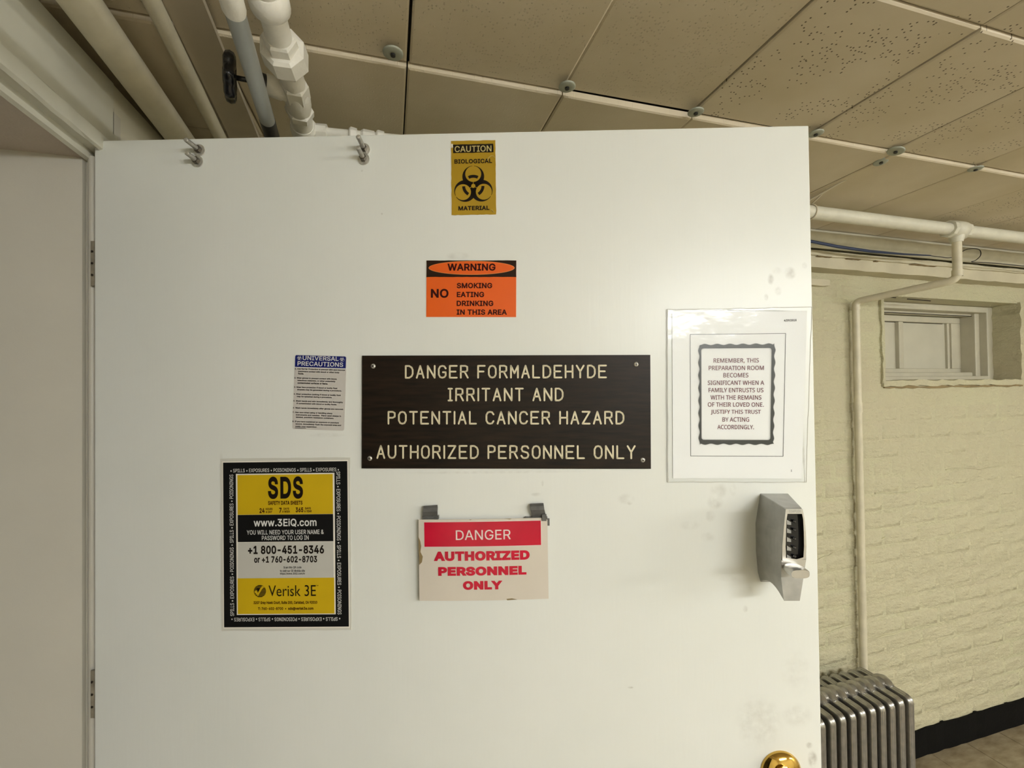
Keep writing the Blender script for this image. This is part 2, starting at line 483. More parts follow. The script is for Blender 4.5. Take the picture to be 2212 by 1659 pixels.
# wall_back: mortar plane with a window opening, painted bricks proud of it
WX0, WX1, WZ0, WZ1 = 2.03, 2.92, 1.612, 1.985
wb = struct(link('wall_back', None), 'cream painted brick wall with small basement window')
bk = MB()
bk.box(XL - .1, WX0, YB, YB + .3, 0, H); bk.box(WX1, XR, YB, YB + .3, 0, H)
bk.box(WX0, WX1, YB, YB + .3, 0, WZ0); bk.box(WX0, WX1, YB, YB + .3, WZ1, H)
bk.build('masonry', 'brick', wb)
BL, BHt = .2125, .0745
variants = []
for k in range(10):
    rr = random.Random(k)
    half = k >= 7
    l = BL * (.5 if half else 1) - rr.uniform(.007, .016); h = BHt - rr.uniform(.007, .013); t = rr.uniform(.0032, .0058)
    j = lambda a=.004: rr.uniform(-a, a)
    q = .008
    b0 = [(j(.003), 0, j(.003)), (l + j(.003), 0, j(.003)), (l + j(.003), 0, h + j(.003)), (j(.003), 0, h + j(.003))]
    b1 = [(q + j(), -t + j(.0012), q + j()), (l - q + j(), -t + j(.0012), q + j()), (l - q + j(), -t + j(.0012), h - q + j()), (q + j(), -t + j(.0012), h - q + j())]
    q2 = .020
    b2 = [(q2, -t - .001 + j(.001), q2), (l - q2, -t - .001 + j(.001), q2), (l - q2, -t - .001 + j(.001), h - q2), (q2, -t - .001 + j(.001), h - q2)]
    m = MB(); m.loft([b0, b1, b2], True, caps=False); m.add(b2, [(0, 1, 2, 3)], True)
    o = m.build('brick', 'brick'); variants.append(o.data); bpy.data.objects.remove(o)
restb = []
nrow = int((2.08 - .12) / BHt)
for r_ in range(nrow + 1):
    z = .10 + r_ * BHt
    header = (r_ % 6 == 3)
    step = BL * (.5 if header else 1)
    off = -(BL / 2 if r_ % 2 else 0) - (BL / 4 if header else 0)
    x = XL + off + .05
    while x < XR - .1:
        x += step
        if x + step > XR - .02: break
        if x < XL + .02: continue
        if x + step > WX0 - .0 and x < WX1 and z + BHt > WZ0 - .03 and z < WZ1 + .03: continue
        me = variants[random.randint(7, 9) if header else random.randint(0, 6)]
        y = YB + .0008 + (.0024 if z > 1.45 else (.0014 if z > 1.1 else 0)) + random.uniform(0, .0012)
        if 1.3 < x < 3.15 and not (header and x > 2.9):
            link('brick', me, wb, (x, y, z + random.uniform(-.002, .002)), (0, random.uniform(-.008, .008), 0))
        else: restb.append((me, x, y, z))
mb = MB()
for me, x, y, z in restb:
    mb.add([(v.co.x + x, v.co.y + y, v.co.z + z) for v in me.vertices], [tuple(p.vertices) for p in me.polygons], True)
bo = mb.build('brick_field', 'brick', wb); bo['kind'] = 'stuff'
print('bricks', sum(1 for o in wb.children if o.name.startswith('brick')))
# faint raised paint ridges and runs on the brick
rd = MB()
for pts in [[(1765, 1210), (1790, 1200), (1812, 1188), (1822, 1180)], [(2043, 1015), (2085, 1010), (2120, 1013), (2158, 1006)], [(1885, 1170), (1915, 1160), (1990, 1145)],
            [(1870, 1383), (1930, 1370), (1985, 1350), (2020, 1347)], [(1760, 985), (1800, 975), (1838, 972)], [(1890, 1065), (1960, 1064)], [(1763, 1380), (1800, 1362), (1838, 1350)]]:
    P = [onY(a, b, YB - .0016) for a, b in pts]
    P = [P[0]] + [p.lerp(q_, f_) + Vector((random.uniform(-.002, .002), 0, random.uniform(-.003, .003))) for p, q_ in zip(P, P[1:]) for f_ in (.33, .66, 1)]
    rd.tube(P, [.0018 + .0022 * random.random() for _ in P], 8)
ro = rd.build('paint_ridges', 'brick', wb); ro['kind'] = 'stuff'

def rough_strip(name, x0, x1, y0, y1, z0, z1, n, amp, m, parent, axis='x'):
    """a long block whose front edge wanders a little (hand-laid plaster, brushed paint line)"""
    mb = MB(); rings = []
    for i in range(n + 1):
        t = i / n; a = random.uniform(-amp, amp); b = random.uniform(-amp, amp)
        if axis == 'x':
            x = x0 + (x1 - x0) * t
            rings.append([(x, y0 + a * .4, z0 + b), (x, y1, z0 + b), (x, y1, z1 + a), (x, y0 + a * .4, z1 + a)])
        else:
            z = z0 + (z1 - z0) * t
            rings.append([(x0 + a, y0 + b * .4, z), (x0 + a, y1, z), (x1 + b, y1, z), (x1 + b, y0 + b * .4, z)])
    mb.loft(rings, False)
    return mb.build(name, m, parent)

bsb = struct(rough_strip('baseboard_back', XL, XR, YB - .012, YB + .002, 0, .115, 90, .0035, 'baseblack', None), 'black painted base band along the brick wall')

# other walls (outside the frame, they close the room)
wr = struct(MB().box(XR, XR + .12, YF, YB + .3, 0, H).build('wall_right', 'plainwall'))
wf = struct(MB().box(-1.6, XR + .12, YF - .12, YF, 0, H).build('wall_front', 'plainwall'))
# left wall with the doorway; hall beyond
JY = .905                                           # hinge jamb face
OY = JY - DW - .03                                  # latch side of the opening
HZ = 2.000                                          # head soffit
wl = MB()
WLX = XL + .0085
wl.box(-.85, WLX, JY + .03, YB + .3, 0, HZ + .15); wl.box(-.85, -.512, JY + .03, YB + .3, HZ + .15, H); wl.box(-.85, WLX, YF, OY, 0, H); 
wl.box(-.85, -.51, OY, JY + .03, HZ + .06, H)
struct(wl.build('wall_left', 'plainwall'), 'painted wall beside the doorway')
hl = MB(); hl.box(-3.0, -2.9, YF, YB + .3, 0, H + .05); hl.box(-2.9, -.85, YB - .1, YB + .3, 0, H + .05); hl.box(-2.9, -.85, YF - .12, YF, 0, H + .05)
struct(hl.build('wall_hall', 'hallwall'), 'plain hall walls beyond the doorway')
struct(MB().box(-2.95, XL - .02, YF, YB, -.06, -.0005).build('floor_hall', 'floor'))
struct(MB().box(-2.95, -.85, YF, YB, H, H + .05).build('ceiling_hall', 'hallwall'))

# door frame: deep jamb, head profile swept along the opening
fr = struct(link('trim_1', None), 'painted door frame with deep hinge-side jamb and head')
MB().box(-.86, -.4975, JY, JY + .05, 0, HZ + .05).build('jamb_board', 'jamb', fr)
bevel(MB().box(-.4975, -.4915, JY + .010, JY + .05, 0, HZ + .05).build('jamb_groove', 'jamb', fr), .001)
# rounded rebate strip beside the leaf
pr = []
for i in range(9):
    a = math.pi * i / 8
    pr.append((-.4855 - .006 * math.cos(a), JY + .004 - .006 * math.sin(a)))
pr += [(-.4795, JY + .05), (-.4915, JY + .05)]
MB().loft([[(x, y, z) for x, y in pr] for z in (0, HZ + .004)], True).build('jamb_stop', 'jamb', fr)
MB().box(-.4795, XL + .010, JY + .028, JY + .05, 0, HZ + .1).build('jamb_return', 'jamb', fr)
MB().box(-.86, -.4975, OY - .05, OY, 0, HZ).build('latch_jamb', 'jamb', fr)
MB().box(-.86, -.4975, OY, JY, HZ, HZ + .05).build('head_soffit', 'soffit', fr)
# head: bead, rebate, casing in profile (x, z)
prof = [(-.4975, HZ), (-.494, HZ - .003), (-.487, HZ - .001), (-.485, HZ + .006), (-.4845, HZ + .0125), (-.469, HZ + .0125), (-.466, HZ + .008), (-.4605, HZ + .010), (-.460, HZ + .014), (-.460, HZ + .034), (-.4635, HZ + .038),
        (-.4635, HZ + .056), (-.468, HZ + .058), (-.468, HZ + .150), (-.52, HZ + .150), (-.52, HZ + .05), (-.4975, HZ + .05)]
ys = [OY - .3 + (JY + .0295 - OY + .3) * i / 60 for i in range(61)]
rings = []
for i, y in enumerate(ys):
    q = random.uniform(-.0008, .0008)
    rings.append([(x + (q if 5 <= k <= 9 else 0), y, z + (random.uniform(-.0009, .0009) if 5 <= k <= 8 else 0)) for k, (x, z) in enumerate(prof)])
MB().loft(rings[::-1]).build('head_casing', 'casing', fr)

# wall plate ledge along top of the back wall
lg = struct(rough_strip('trim_2', .3, XR, YB - .062, YB + .01, 2.062, 2.118, 80, .002, 'ledge', None), 'painted ledge along the top of the brick wall')
rough_strip('ledge_lip', .3, XR, YB - .072, YB - .05, 2.106, 2.124, 90, .0022, 'ledge', lg)
for xa, xb in ((1.25, 1.33), (1.42, 1.44), (1.60, 1.67), (1.75, 1.82), (1.9, 1.92), (2.1, 2.25)):
    rough_strip('ledge_chip', xa, xb, YB - .0735, YB - .06, 2.1025, 2.1045, 8, .0007, 'stain', lg)
rough_strip('lower_ledge', .9, 1.72, YB - .022, YB + .01, 2.005, 2.030, 20, .003, 'ledge', lg)

# window
wn = struct(link('window_1', None), 'small painted-over basement window set deep in the brick wall')
b = MB()
fy = 1.52
rough_strip('reveal_edge', WX0 - .012, WX0 + .004, YB - .009, YB + .1, WZ0 - .005, WZ1, 14, .005, 'brick', wn, 'z')
rough_strip('reveal_edge', WX1 - .004, WX1 + .015, YB - .009, YB + .1, WZ0 - .01, WZ1 + .005, 14, .006, 'brick', wn, 'z')
rough_strip('sill_edge', WX0 - .01, WX1 + .02, YB - .010, YB + .13, WZ0 - .016, WZ0 + .008, 26, .004, 'brick', wn)
rough_strip('sill_lower_joint', WX0, WX1 + .005, YB - .0065, YB, WZ0 - .026, WZ0 - .017, 26, .003, 'stain', wn)  # brown strip just below the sill edge
for nm, bx in (('window_frame', (WX0, WX1, YB + .095, YB + .14, WZ0, WZ0 + .028)), ('window_frame', (WX0, WX1, YB + .095, YB + .14, WZ1 - .030, WZ1)),
               ('window_frame', (WX0, WX0 + .03, YB + .095, YB + .24, WZ0, WZ1)), ('window_frame', (WX1 - .042, WX1, YB + .0945, YB + .24, WZ0, WZ1)),
               ('window_frame', (WX1 - .074, WX1 - .040, YB + .125, YB + .24, WZ0 + .02, WZ1 - .02)), ('window_frame', (WX0, WX1, YB + .14, YB + .24, WZ1 - .04, WZ1)),
               ('window_frame', (WX0, WX1, YB + .14, YB + .24, WZ0, WZ0 + .048))):
    bevel(MB().box(*bx).build(nm, 'winpaint', wn), .004)
MB().box(WX0 + .03, WX1 - .07, YB + .137, YB + .1405, WZ1 - .0425, WZ1 - .040).build('head_joint', 'crack', wn)
sx0, sx1, sz0, sz1 = WX0 + .028, WX1 - .0735, WZ0 + .047, WZ1 - .042
sy = YB + .185
for bx in ((sx0, sx1, sy, sy + .03, sz0, sz0 + .022), (sx0, sx1, sy, sy + .03, sz1 - .030, sz1), (sx0, sx0 + .06, sy, sy + .03, sz0 + .022, sz1 - .030), (sx1 - .065, sx1, sy, sy + .03, sz0 + .022, sz1 - .030), (2.415, 2.445, sy + .002, sy + .03, sz0 + .022, sz1 - .030)):
    bevel(MB().box(*bx).build('sash_bar', 'winpaint', wn), .003)
for bx in ((sx1 - .082, sx1 - .065, sy + .008, sy + .03, sz0, sz1), (2.445, 2.458, sy + .010, sy + .03, sz0, sz1)):
    bevel(MB().box(*bx).build('glazing_bead', 'winpaint', wn), .003)
MB().box(sx0 + .05, 2.42, sy + .020, sy + .026, sz0 + .01, sz1 - .01).build('pane', 'winboard', wn)
MB().box(2.44, sx1 - .06, sy + .020, sy + .026, sz0 + .01, sz1 - .01).build('pane', 'winboard', wn)
MB().box(sx0 - .03, sx1 + .03, sy + .05, sy + .06, sz0 - .05, sz1 + .05).build('backing_board', 'crack', wn)
cr = MB()
for a, c in (((1907, 641), (1935, 643)), ((1960, 646), (2010, 650))):
    cr.tube([onY(*a, YB - .001), onY(*c, YB - .001)], .0022, 5)
for k in range(7):
    z = sz0 + .01 + k * .035; cr.tube([(sx1 + .004, sy + .002, z), (sx1 + .004, sy + .002, z + random.uniform(.006, .02))], .0018, 5)
cr.tube([(sx0 + .1, sy + .019, sz1 - .031), (sx1 - .1, sy + .019, sz1 - .031)], .0018, 5)
cr.build('paint_crack', 'crack', wn)

# ------------------------------------------------------------------ the door
door = empty('door_1', mw=DOORM)
struct(door, 'large white painted slab door covered with warning signs')
leaf = MB().box(0, DW, 0, .045, .012, DH).build('door_leaf', 'door', door); bevel(leaf, .0015, 2)
MB().box(0.05, DW - .05, .003, .042, .002, .013).build('bottom_sweep', 'tapegrey', door)
for (ya, yb) in ((1448, 1556), (517, 619)):
    zb = DP(200, yb).z; za = DP(200, ya).z
    h = MB(); h.cyl((-.004, .018, zb), (-.004, .018, za), .006, 12)
    for zc in (zb, za): h.tube([(-.004, .018, zc - .003), (-.004, .018, zc + .003)], .0045, 10)
    ho = h.build('hinge', 'hinge', door)
    MB().box(-.0085, -.0025, .002, .004, zb + .002, za - .002).build('hinge_leaf', 'hinge', ho)
    MB().box(-.002, .001, .002, .03, zb + .002, za - .002).build('hinge_leaf', 'hinge', ho)
    for q in (.25, .5, .75):
        MB().tube([(-.0055, .0022, zb + (za - zb) * q), (-.0055, .001, zb + (za - zb) * q)], .002, 8).build('screw', 'darksteel', ho)

# threaded bolts near the top edge
def bolt(px, py, dx, dz, ln, nm):
    p = DP(px, py)
    o = empty(nm); o.parent = door; o.location = (p.x, 0, p.z)
    dv = Vector((dx, -1, dz)).normalized()
    m = MB(); rings = []; n = 40
    a0 = Vector((0, 0, 0)); 
    pts = [dv * (ln * i / n) for i in range(n + 1)]
    m.tube(pts, [.0034 + (.0005 if i % 2 else -.0004) for i in range(n + 1)], 12, True)
    m.tube([pts[-1], pts[-1] + dv * .0006], [.0032, .0018], 12)
    m.build('threaded_rod', 'steel', o)
    MB().tube([(0, .0005, 0), (0, -.0017, 0)], .0098, 24).build('washer', 'steel', o)
    nt = MB().tube([Vector((0, -.0017, 0)), Vector((0, -.0017, 0)) + dv * .0055], .0058, 6, False).build('hex_nut', 'darksteel', o)
    return o
B = [bolt(431, 325, -.02, .05, .030, 'bolt'), bolt(427, 349, -.02, .08, .024, 'bolt'), bolt(787, 323, .02, .16, .030, 'bolt'), bolt(786, 344, -.02, .22, .026, 'bolt')]
for o, l in zip(B, ('upper left threaded bolt poking out near door top', 'lower left threaded bolt poking out near door top', 'upper right threaded bolt poking out near door top', 'lower right threaded bolt poking out near door top')): o['label'] = l

FONTS = {}
def font(w):
    if w in FONTS: return FONTS[w]
    f = None
    nm = {'inter': 'Inter.woff2', 'noto': 'NotoSansHebrew-Regular.woff2'}.get(w)
    if nm:
        try: f = bpy.data.fonts.load(os.path.join(bpy.utils.resource_path('LOCAL'), 'datafiles', 'fonts', nm))
        except Exception: f = None
    FONTS[w] = f
    return f


def outlines(body, fnt, res, spacing=1.0):
    """closed glyph contours of a string"""
    c = bpy.data.curves.new('t', 'FONT'); c.body = body; c.size = 1; c.resolution_u = res; c.space_character = spacing; c.fill_mode = 'NONE'
    f = font(fnt)
    if f: c.font = f
    o = bpy.data.objects.new('t', c); me = bpy.data.meshes.new_from_object(o)
    vs = [(v.co.x, v.co.y) for v in me.vertices]; nb = {}
    for ed in me.edges:
        a, b = ed.vertices; nb.setdefault(a, []).append(b); nb.setdefault(b, []).append(a)
    seen, loops = set(), []
    for s0 in range(len(vs)):
        if s0 in seen or s0 not in nb: continue
        lp = [s0]; seen.add(s0); prev, cur = None, s0
        while True:
            nx = [q for q in nb[cur] if q != prev and q not in seen]
            if not nx: break
            nx = min(nx) if cur == s0 else nx[0]
            lp.append(nx); seen.add(nx); prev, cur = cur, nx
        if len(lp) > 2: loops.append([vs[i] for i in lp])
    bpy.data.objects.remove(o); bpy.data.curves.remove(c); bpy.data.meshes.remove(me)
    return loops


def fatten(loops, d):
    sgn = -1 if sum(p[i - 1][0] * p[i][1] - p[i][0] * p[i - 1][1] for p in loops for i in range(len(p))) < 0 else 1
    res = []
    for p in loops:
        q = [p[0]]
        for a in p[1:]:
            if abs(a[0] - q[-1][0]) + abs(a[1] - q[-1][1]) > 1e-5: q.append(a)
        if len(q) > 1 and abs(q[0][0] - q[-1][0]) + abs(q[0][1] - q[-1][1]) < 1e-5: q.pop()
        n = len(q); o = []
        for i in range(n):
            (x0, y0), (x1, y1), (x2, y2) = q[i - 1], q[i], q[(i + 1) % n]
            l1 = math.hypot(x1 - x0, y1 - y0) or 1; l2 = math.hypot(x2 - x1, y2 - y1) or 1
            n1 = ((y1 - y0) / l1 * sgn, -(x1 - x0) / l1 * sgn); n2 = ((y2 - y1) / l2 * sgn, -(x2 - x1) / l2 * sgn)
            k = 1 + n1[0] * n2[0] + n1[1] * n2[1]
            k = max(k, .5)
            o.append((x1 + (n1[0] + n2[0]) / k * d, y1 + (n1[1] + n2[1]) / k * d))
        res.append(o)
    return res


def winding(x, y, loops):
    w = 0
    for p in loops:
        x1, y1 = p[-1]
        for x2, y2 in p:
            if y1 <= y:
                if y2 > y and (x2 - x1) * (y - y1) - (x - x1) * (y2 - y1) > 0: w += 1
            elif y2 <= y and (x2 - x1) * (y - y1) - (x - x1) * (y2 - y1) < 0: w -= 1
            x1, y1 = x2, y2
    return w


def text_geo(body, bold=0.0, fnt='inter', res=4, spacing=1.0):
    loops = outlines(body, fnt, res, spacing + bold * 1.6)
    if bold: loops = fatten(loops, bold)
    # clusters of contours whose x-ranges overlap
    ext_ = sorted(((min(p[0] for p in l), max(p[0] for p in l), l) for l in loops), key=lambda t: t[0])
    groups = []
    for a, b, l in ext_:
        if groups and a < groups[-1][1]: groups[-1][1] = max(groups[-1][1], b); groups[-1][2].append(l)
        else: groups.append([a, b, [l]])
    vs, fs = [], []
    for _, _, ls in groups:
        pts, eds = [], []
        for l in ls:
            n = len(pts); pts += [Vector(p) for p in l]; eds += [(n + i, n + (i + 1) % len(l)) for i in range(len(l))]
        V, _e, T, *_ = delaunay_2d_cdt(pts, eds, [], 0, 1e-5)
        n = len(vs); vs += [(v.x, v.y) for v in V]
        for t_ in T:
            cx = sum(V[i].x for i in t_) / 3; cy = sum(V[i].y for i in t_) / 3
            if winding(cx, cy, ls): fs.append(tuple(i + n for i in t_))
    return vs, fs


# ---- push-button lock
def PL(px, py, d): return DP(px, py, d)
back = [(1642, 1066), (1703, 1066), (1706, 1130), (1704, 1190), (1700, 1235), (1692, 1257), (1643, 1257), (1637, 1235), (1633, 1190), (1632, 1130)]
front = [(1697, 1099), (1734, 1099), (1741, 1150), (1742, 1208), (1736, 1250), (1728, 1300), (1693, 1300), (1687, 1250), (1687, 1212), (1692, 1150)]
d0, d1_ = 0.0, .068
bl_ = [PL(x, y, d0) for x, y in back]; fl_ = [PL(x, y, d1_) for x, y in front]
ringsL = []
for t in (0, .1, .25, .4, .55, .7, .82, .92, 1.0):
    ring = []
    for k, (a, c) in enumerate(zip(bl_, fl_)):
        p = a.lerp(c, t)
        if k in (5, 6): p.z += .0125 * math.sin(math.pi * t) ** .8     # arched underside
        if k in (4, 7): p.z += .004 * math.sin(math.pi * t)
        if t == 1.0: p = p.lerp((fl_[0] + fl_[5]) / 2, .02)
        ring.append(p)
    ringsL.append(ring)
lock = MB().loft(ringsL[::-1], False).build('pushbutton_lock', 'castgrey', door); bevel(lock, .0012, 3)
lock['label'] = 'grey metal mechanical push-button lock with keypad and thumb turn'
rim_o = [(1697, 1099), (1734, 1099), (1738, 1120), (1741, 1150), (1742, 1180), (1741, 1207), (1721, 1212), (1689, 1211), (1689, 1180), (1692, 1150), (1694, 1125)]
rim_i = [(1701, 1111), (1733, 1111), (1735, 1124), (1736.5, 1150), (1737, 1180), (1736, 1203), (1727, 1212.5), (1703, 1212.5), (1697, 1204), (1697.5, 1180), (1699, 1150)]
rim_i = [(1701, 1110), (1732.5, 1110), (1735, 1122), (1736.5, 1150), (1737, 1180), (1735.5, 1204), (1721, 1208), (1698, 1205), (1697, 1180), (1698, 1150), (1699, 1125)]
A = [PL(*p, d1_ - .002) for p in rim_o]; Bq = [PL(*p, .076) for p in rim_o]; Cq = [PL(*p, .076) for p in rim_i]; Dq = [PL(*p, .069) for p in rim_i]
Bq = [b_.lerp(c_, .12) for b_, c_ in zip(Bq, Cq)]
MB().loft([A, Bq, Cq, Dq], False, caps=False).build('keypad_rim', 'castlight', lock)
MB().add([PL(*p, .0696) for p in rim_i], [tuple(range(11))[::-1]]).build('keypad_plate', 'keyblack', lock)
for y in (1125, 1143, 1162, 1181, 1200):
    c = PL(1714, y, .070); 
    MB().tube([c, c + Vector((0, -.0035, 0)), c + Vector((0, -.0045, 0))], [.0022, .0022, .0013], 12).build('button', 'button', lock)
    q = MB().add([PL(1700, y + 8, .0745), PL(1700, y - 2, .0745), PL(1709, y + 3, .0702), PL(1709, y + 9, .0702)], [(0, 1, 2, 3)]).build('reflection_stripe', 'castgrey', lock)  # reflections on the rim's inner wall, put in as pale strips
_v, _f = text_geo('SIMPLEX', .02, 'inter', 2)
_w = max(x for x, y in _v); _h = max(y for x, y in _v)
MB().add([PL(1704 + 26 * x / _w, 1107 - 5.5 * y / _h, .0763) for x, y in _v], _f).build('embossed_name', 'castgrey', lock)
# shelf and thumb turn
sh = [(1688, 1211), (1741, 1209), (1738, 1224), (1727, 1222), (1700, 1221), (1688, 1225)]
MB().loft([[PL(*p, .067) for p in sh], [PL(*p, .0745) for p in sh]][::-1]).build('shelf', 'castlight', lock)
def ell(cx, cy, rx, ry, d, n=24, rot=0.0, sq=1.0):
    out = []
    for i in range(n):
        a = 2 * math.pi * i / n
        x = abs(math.cos(a)) ** sq * math.copysign(1, math.cos(a)) * rx; y = abs(math.sin(a)) ** sq * math.copysign(1, math.sin(a)) * ry
        out.append(PL(cx + x * math.cos(rot) - y * math.sin(rot), cy + x * math.sin(rot) + y * math.cos(rot), d))
    return out
tt = MB().loft([ell(1707, 1224, 13, 9, .066, sq=.8), ell(1710, 1226, 19, 9.5, .075, sq=.8), ell(1717, 1231, 21, 9.5, .084, sq=.7), ell(1729, 1240, 20.5, 10, .0965, sq=.65), ell(1729.3, 1240.5, 19, 9, .098, sq=.65)][::-1], True)
bevel(tt.build('thumb_turn', 'castlight', lock), .001)
# ---- brass knob (its head lies below the frame)
kp = DP(1686, 1664)
kn = empty('door_knob'); kn.parent = door; kn.location = (kp.x, 0, kp.z); kn['label'] = 'round polished brass door knob'
def lathe(prof, n=40):
    return [[(math.cos(2 * math.pi * k / n) * r, -y, math.sin(2 * math.pi * k / n) * r) for k in range(n)] for r, y in prof]
MB().loft(lathe([(.0315, 0), (.0318, .002), (.0305, .005), (.026, .009), (.0185, .0125), (.0135, .0145), (.0128, .017)]), True).build('rosette', 'brass', kn)
MB().loft(lathe([(.011, .015), (.0105, .028), (.013, .034), (.022, .038), (.0265, .046), (.0272, .054), (.0245, .061), (.016, .066), (.0004, .0672)]), True).build('knob', 'brass', kn)

# ------------------------------------------------------------------ lettering
class Sign:
    """a flat thing on the door: its own origin, laid out in photo pixels about its centre"""
    def __init__(s, name, cx, cy, theta, off=0.0, label=None, cat=None, warp=None):
        s.cx, s.cy, s.th = cx, cy, theta
        p = DP(cx, cy, off); q = DP(cx + 60 * math.cos(theta), cy - 60 * math.sin(theta), off)
        a = math.atan2(q.z - p.z, q.x - p.x)
        s.s = (q - p).length / 60
        s.root = empty(name, mw=DOORM @ Matrix.Translation((p.x, -off, p.z)) @ Matrix.Rotation(-a, 4, 'Y'))
        tag(s.root, label, cat); s.warp = warp

    def L(s, px, py):                     # photo pixel -> local layout px
        x, y = px - s.cx, py - s.cy
        c, n = math.cos(s.th), math.sin(s.th)
        return x * c - y * n, x * n + y * c

    def out(s, mb, name, m, parent=None):
        w = None
        if s.warp: w = lambda x, y, z: s.warp(x, y, z, s.s)
        o = None
        for vs, fs in getattr(mb, 'lines', []):
            o = MB().add(vs, fs).build('lettering', m, parent or s.root, warp=w)
        if mb.v: o = mb.build(name, m, parent or s.root, warp=w)
        return o

    def P(s, x, y, h): return (x * s.s, -h, -y * s.s)

    def slab(s, name, m, x0, y0, x1, y1, h0, h1, nx=1, ny=1, jag=0, parent=None):
        """x0.. in local layout px (y down); h0 back, h1 front height above the door"""
        mb = MB()
        ed = []
        for i in range(nx): ed.append((x0 + (x1 - x0) * i / nx, y0))
        for i in range(ny): ed.append((x1, y0 + (y1 - y0) * i / ny))
        for i in range(nx): ed.append((x1 - (x1 - x0) * i / nx, y1))
        for i in range(ny): ed.append((x0, y1 - (y1 - y0) * i / ny))
        if jag: ed = [(x + random.uniform(-jag, jag), y + random.uniform(-jag, jag)) for x, y in ed]
        r0 = [s.P(x, y, h0) for x, y in ed]; r1 = [s.P(x, y, h1) for x, y in ed]
        if nx * ny == 1 or jag: mb.loft([r0, r1])
        else:
            mb.loft([r0, r1], caps=False)
            vs = [s.P(x0 + (x1 - x0) * i / nx, y0 + (y1 - y0) * j / ny, h1) for j in range(ny + 1) for i in range(nx + 1)]
            fs = [(j * (nx + 1) + i, (j + 1) * (nx + 1) + i, (j + 1) * (nx + 1) + i + 1, j * (nx + 1) + i + 1) for j in range(ny) for i in range(nx)]
            mb.add(vs, fs, True)
        return s.out(mb, name, m, parent)

    def poly(s, mb, pts, h): mb.add([s.P(x, y, h) for x, y in pts], [tuple(range(len(pts)))[::-1]])

    def strip(s, mb, a, b, h, closed=True):
        n = len(a); mb.add([s.P(x, y, h) for x, y in a + b], [(i, (i + 1) % n, n + (i + 1) % n, n + i) for i in range(n if closed else n - 1)])

    def text(s, mb, body, cx, cy, w, h, rise, bold=0.0, fnt='inter', rot=0, res=4, local=False, spacing=1.0):
        vs, fs = text_geo(body, bold, fnt, res, spacing)
        xs = [v[0] for v in vs]; ys = [v[1] for v in vs]
        mx, my = (min(xs) + max(xs)) / 2, (min(ys) + max(ys)) / 2
        kx = w / (max(xs) - min(xs)); ky = h / (max(ys) - min(ys))
        ox, oy = (cx, cy) if local else s.L(cx, cy)
        c, n = math.cos(math.radians(rot)), math.sin(math.radians(rot))
        out = []
        for x, y in vs:
            a, b_ = (x - mx) * kx, (y - my) * ky
            a, b_ = a * c - b_ * n, a * n + b_ * c
            out.append(s.P(ox + a, oy - b_, rise))
        if not hasattr(mb, 'lines'): mb.lines = []
        mb.lines.append((out, fs))


E3 = .0003
# ---- CAUTION biological material
g = Sign('caution_sticker', 1023, 384, .020, 0, 'small mustard yellow sticker with black three-lobed hazard symbol near door top', 'sticker')
g.slab('backing', 'whiteedge', -49, -81, 49, 81, 0, .0003, 12, 16, jag=.7)
g.slab('panel', 'mustard', -48, -80.5, 48, 80.5, 0, .0006, 14, 18, jag=.45)
g.slab('header', 'ink', -43.5, -72.5, 43.5, -54, .0005, .0009, 10, 3, jag=.35)
m1 = MB(); g.text(m1, 'CAUTION', 1021.5, 321.8, 79.5, 13.4, .0012, .012); g.out(m1, 'lettering', 'mustardlight')
m1 = MB(); g.text(m1, 'BIOLOGICAL', 1022, 348.6, 81.5, 9.6, .0009, .03); g.text(m1, 'MATERIAL', 1024.4, 450.2, 67, 9.2, .0009, .034); g.out(m1, 'lettering', 'ink')

def biohazard(sg, cx, cy, R, h, ink, ground, parent=None):
    """built from three open crescents, a ring and a pierced centre; R = overall radius in layout px"""
    k = R / 42.0
    mb = MB(); mg = MB()
    circ = lambda x, y, r, n=48, a0=0, a1=2 * math.pi: [(x + r * math.cos(a0 + (a1 - a0) * i / (n - 1)), y - r * math.sin(a0 + (a1 - a0) * i / (n - 1))) for i in range(n)]
    dirs = [math.pi / 2, math.pi / 2 + 2 * math.pi / 3, math.pi / 2 + 4 * math.pi / 3]
    # discs
    for d in dirs:
        sg.poly(mb, circ(cx + 20.5 * k * math.cos(d), cy - 20.5 * k * math.sin(d), 23.6 * k)[:-1], h)
    # inner holes
    for d in dirs:
        x, y = cx + 26.0 * k * math.cos(d), cy - 26.0 * k * math.sin(d)
        sg.poly(mg, circ(x, y, 17.2 * k)[:-1], h + E3)
        ux, uy = math.cos(d), -math.sin(d); vx, vy = -uy, ux        # gap at the tip, slit at the centre
        for (r0, r1, w, hh) in ((42.0, 47, 1.7, 1.6), (3, 10, .55, 1.6)):
            w *= k
            sg.poly(mg, [(cx + ux * r0 * k + vx * w * sg_, cy + uy * r0 * k + vy * w * sg_) for r0, sg_ in ((r0, 1), (r1, 1), (r1, -1), (r0, -1))], h + hh * E3)
    sg.poly(mg, circ(cx, cy, 4.4 * k, 20)[:-1], h + 2 * E3)
    sg.out(mb, 'symbol', ink, parent); sg.out(mg, 'symbol_gaps', ground, parent)
    mr = MB()
    for d in dirs:       # ring arcs inside each hole
        a0, a1 = d - .50, d + .50
        sg.strip(mr, circ(cx, cy, 24.0 * k, 20, a0, a1), circ(cx, cy, 17.6 * k, 20, a0, a1), h + 2 * E3, False)
    sg.out(mr, 'symbol_ring', ink, parent)
lx, ly = g.L(1022.8, 402.5); biohazard(g, lx, ly, 42, .0009, 'ink', 'mustard')
m1 = MB()
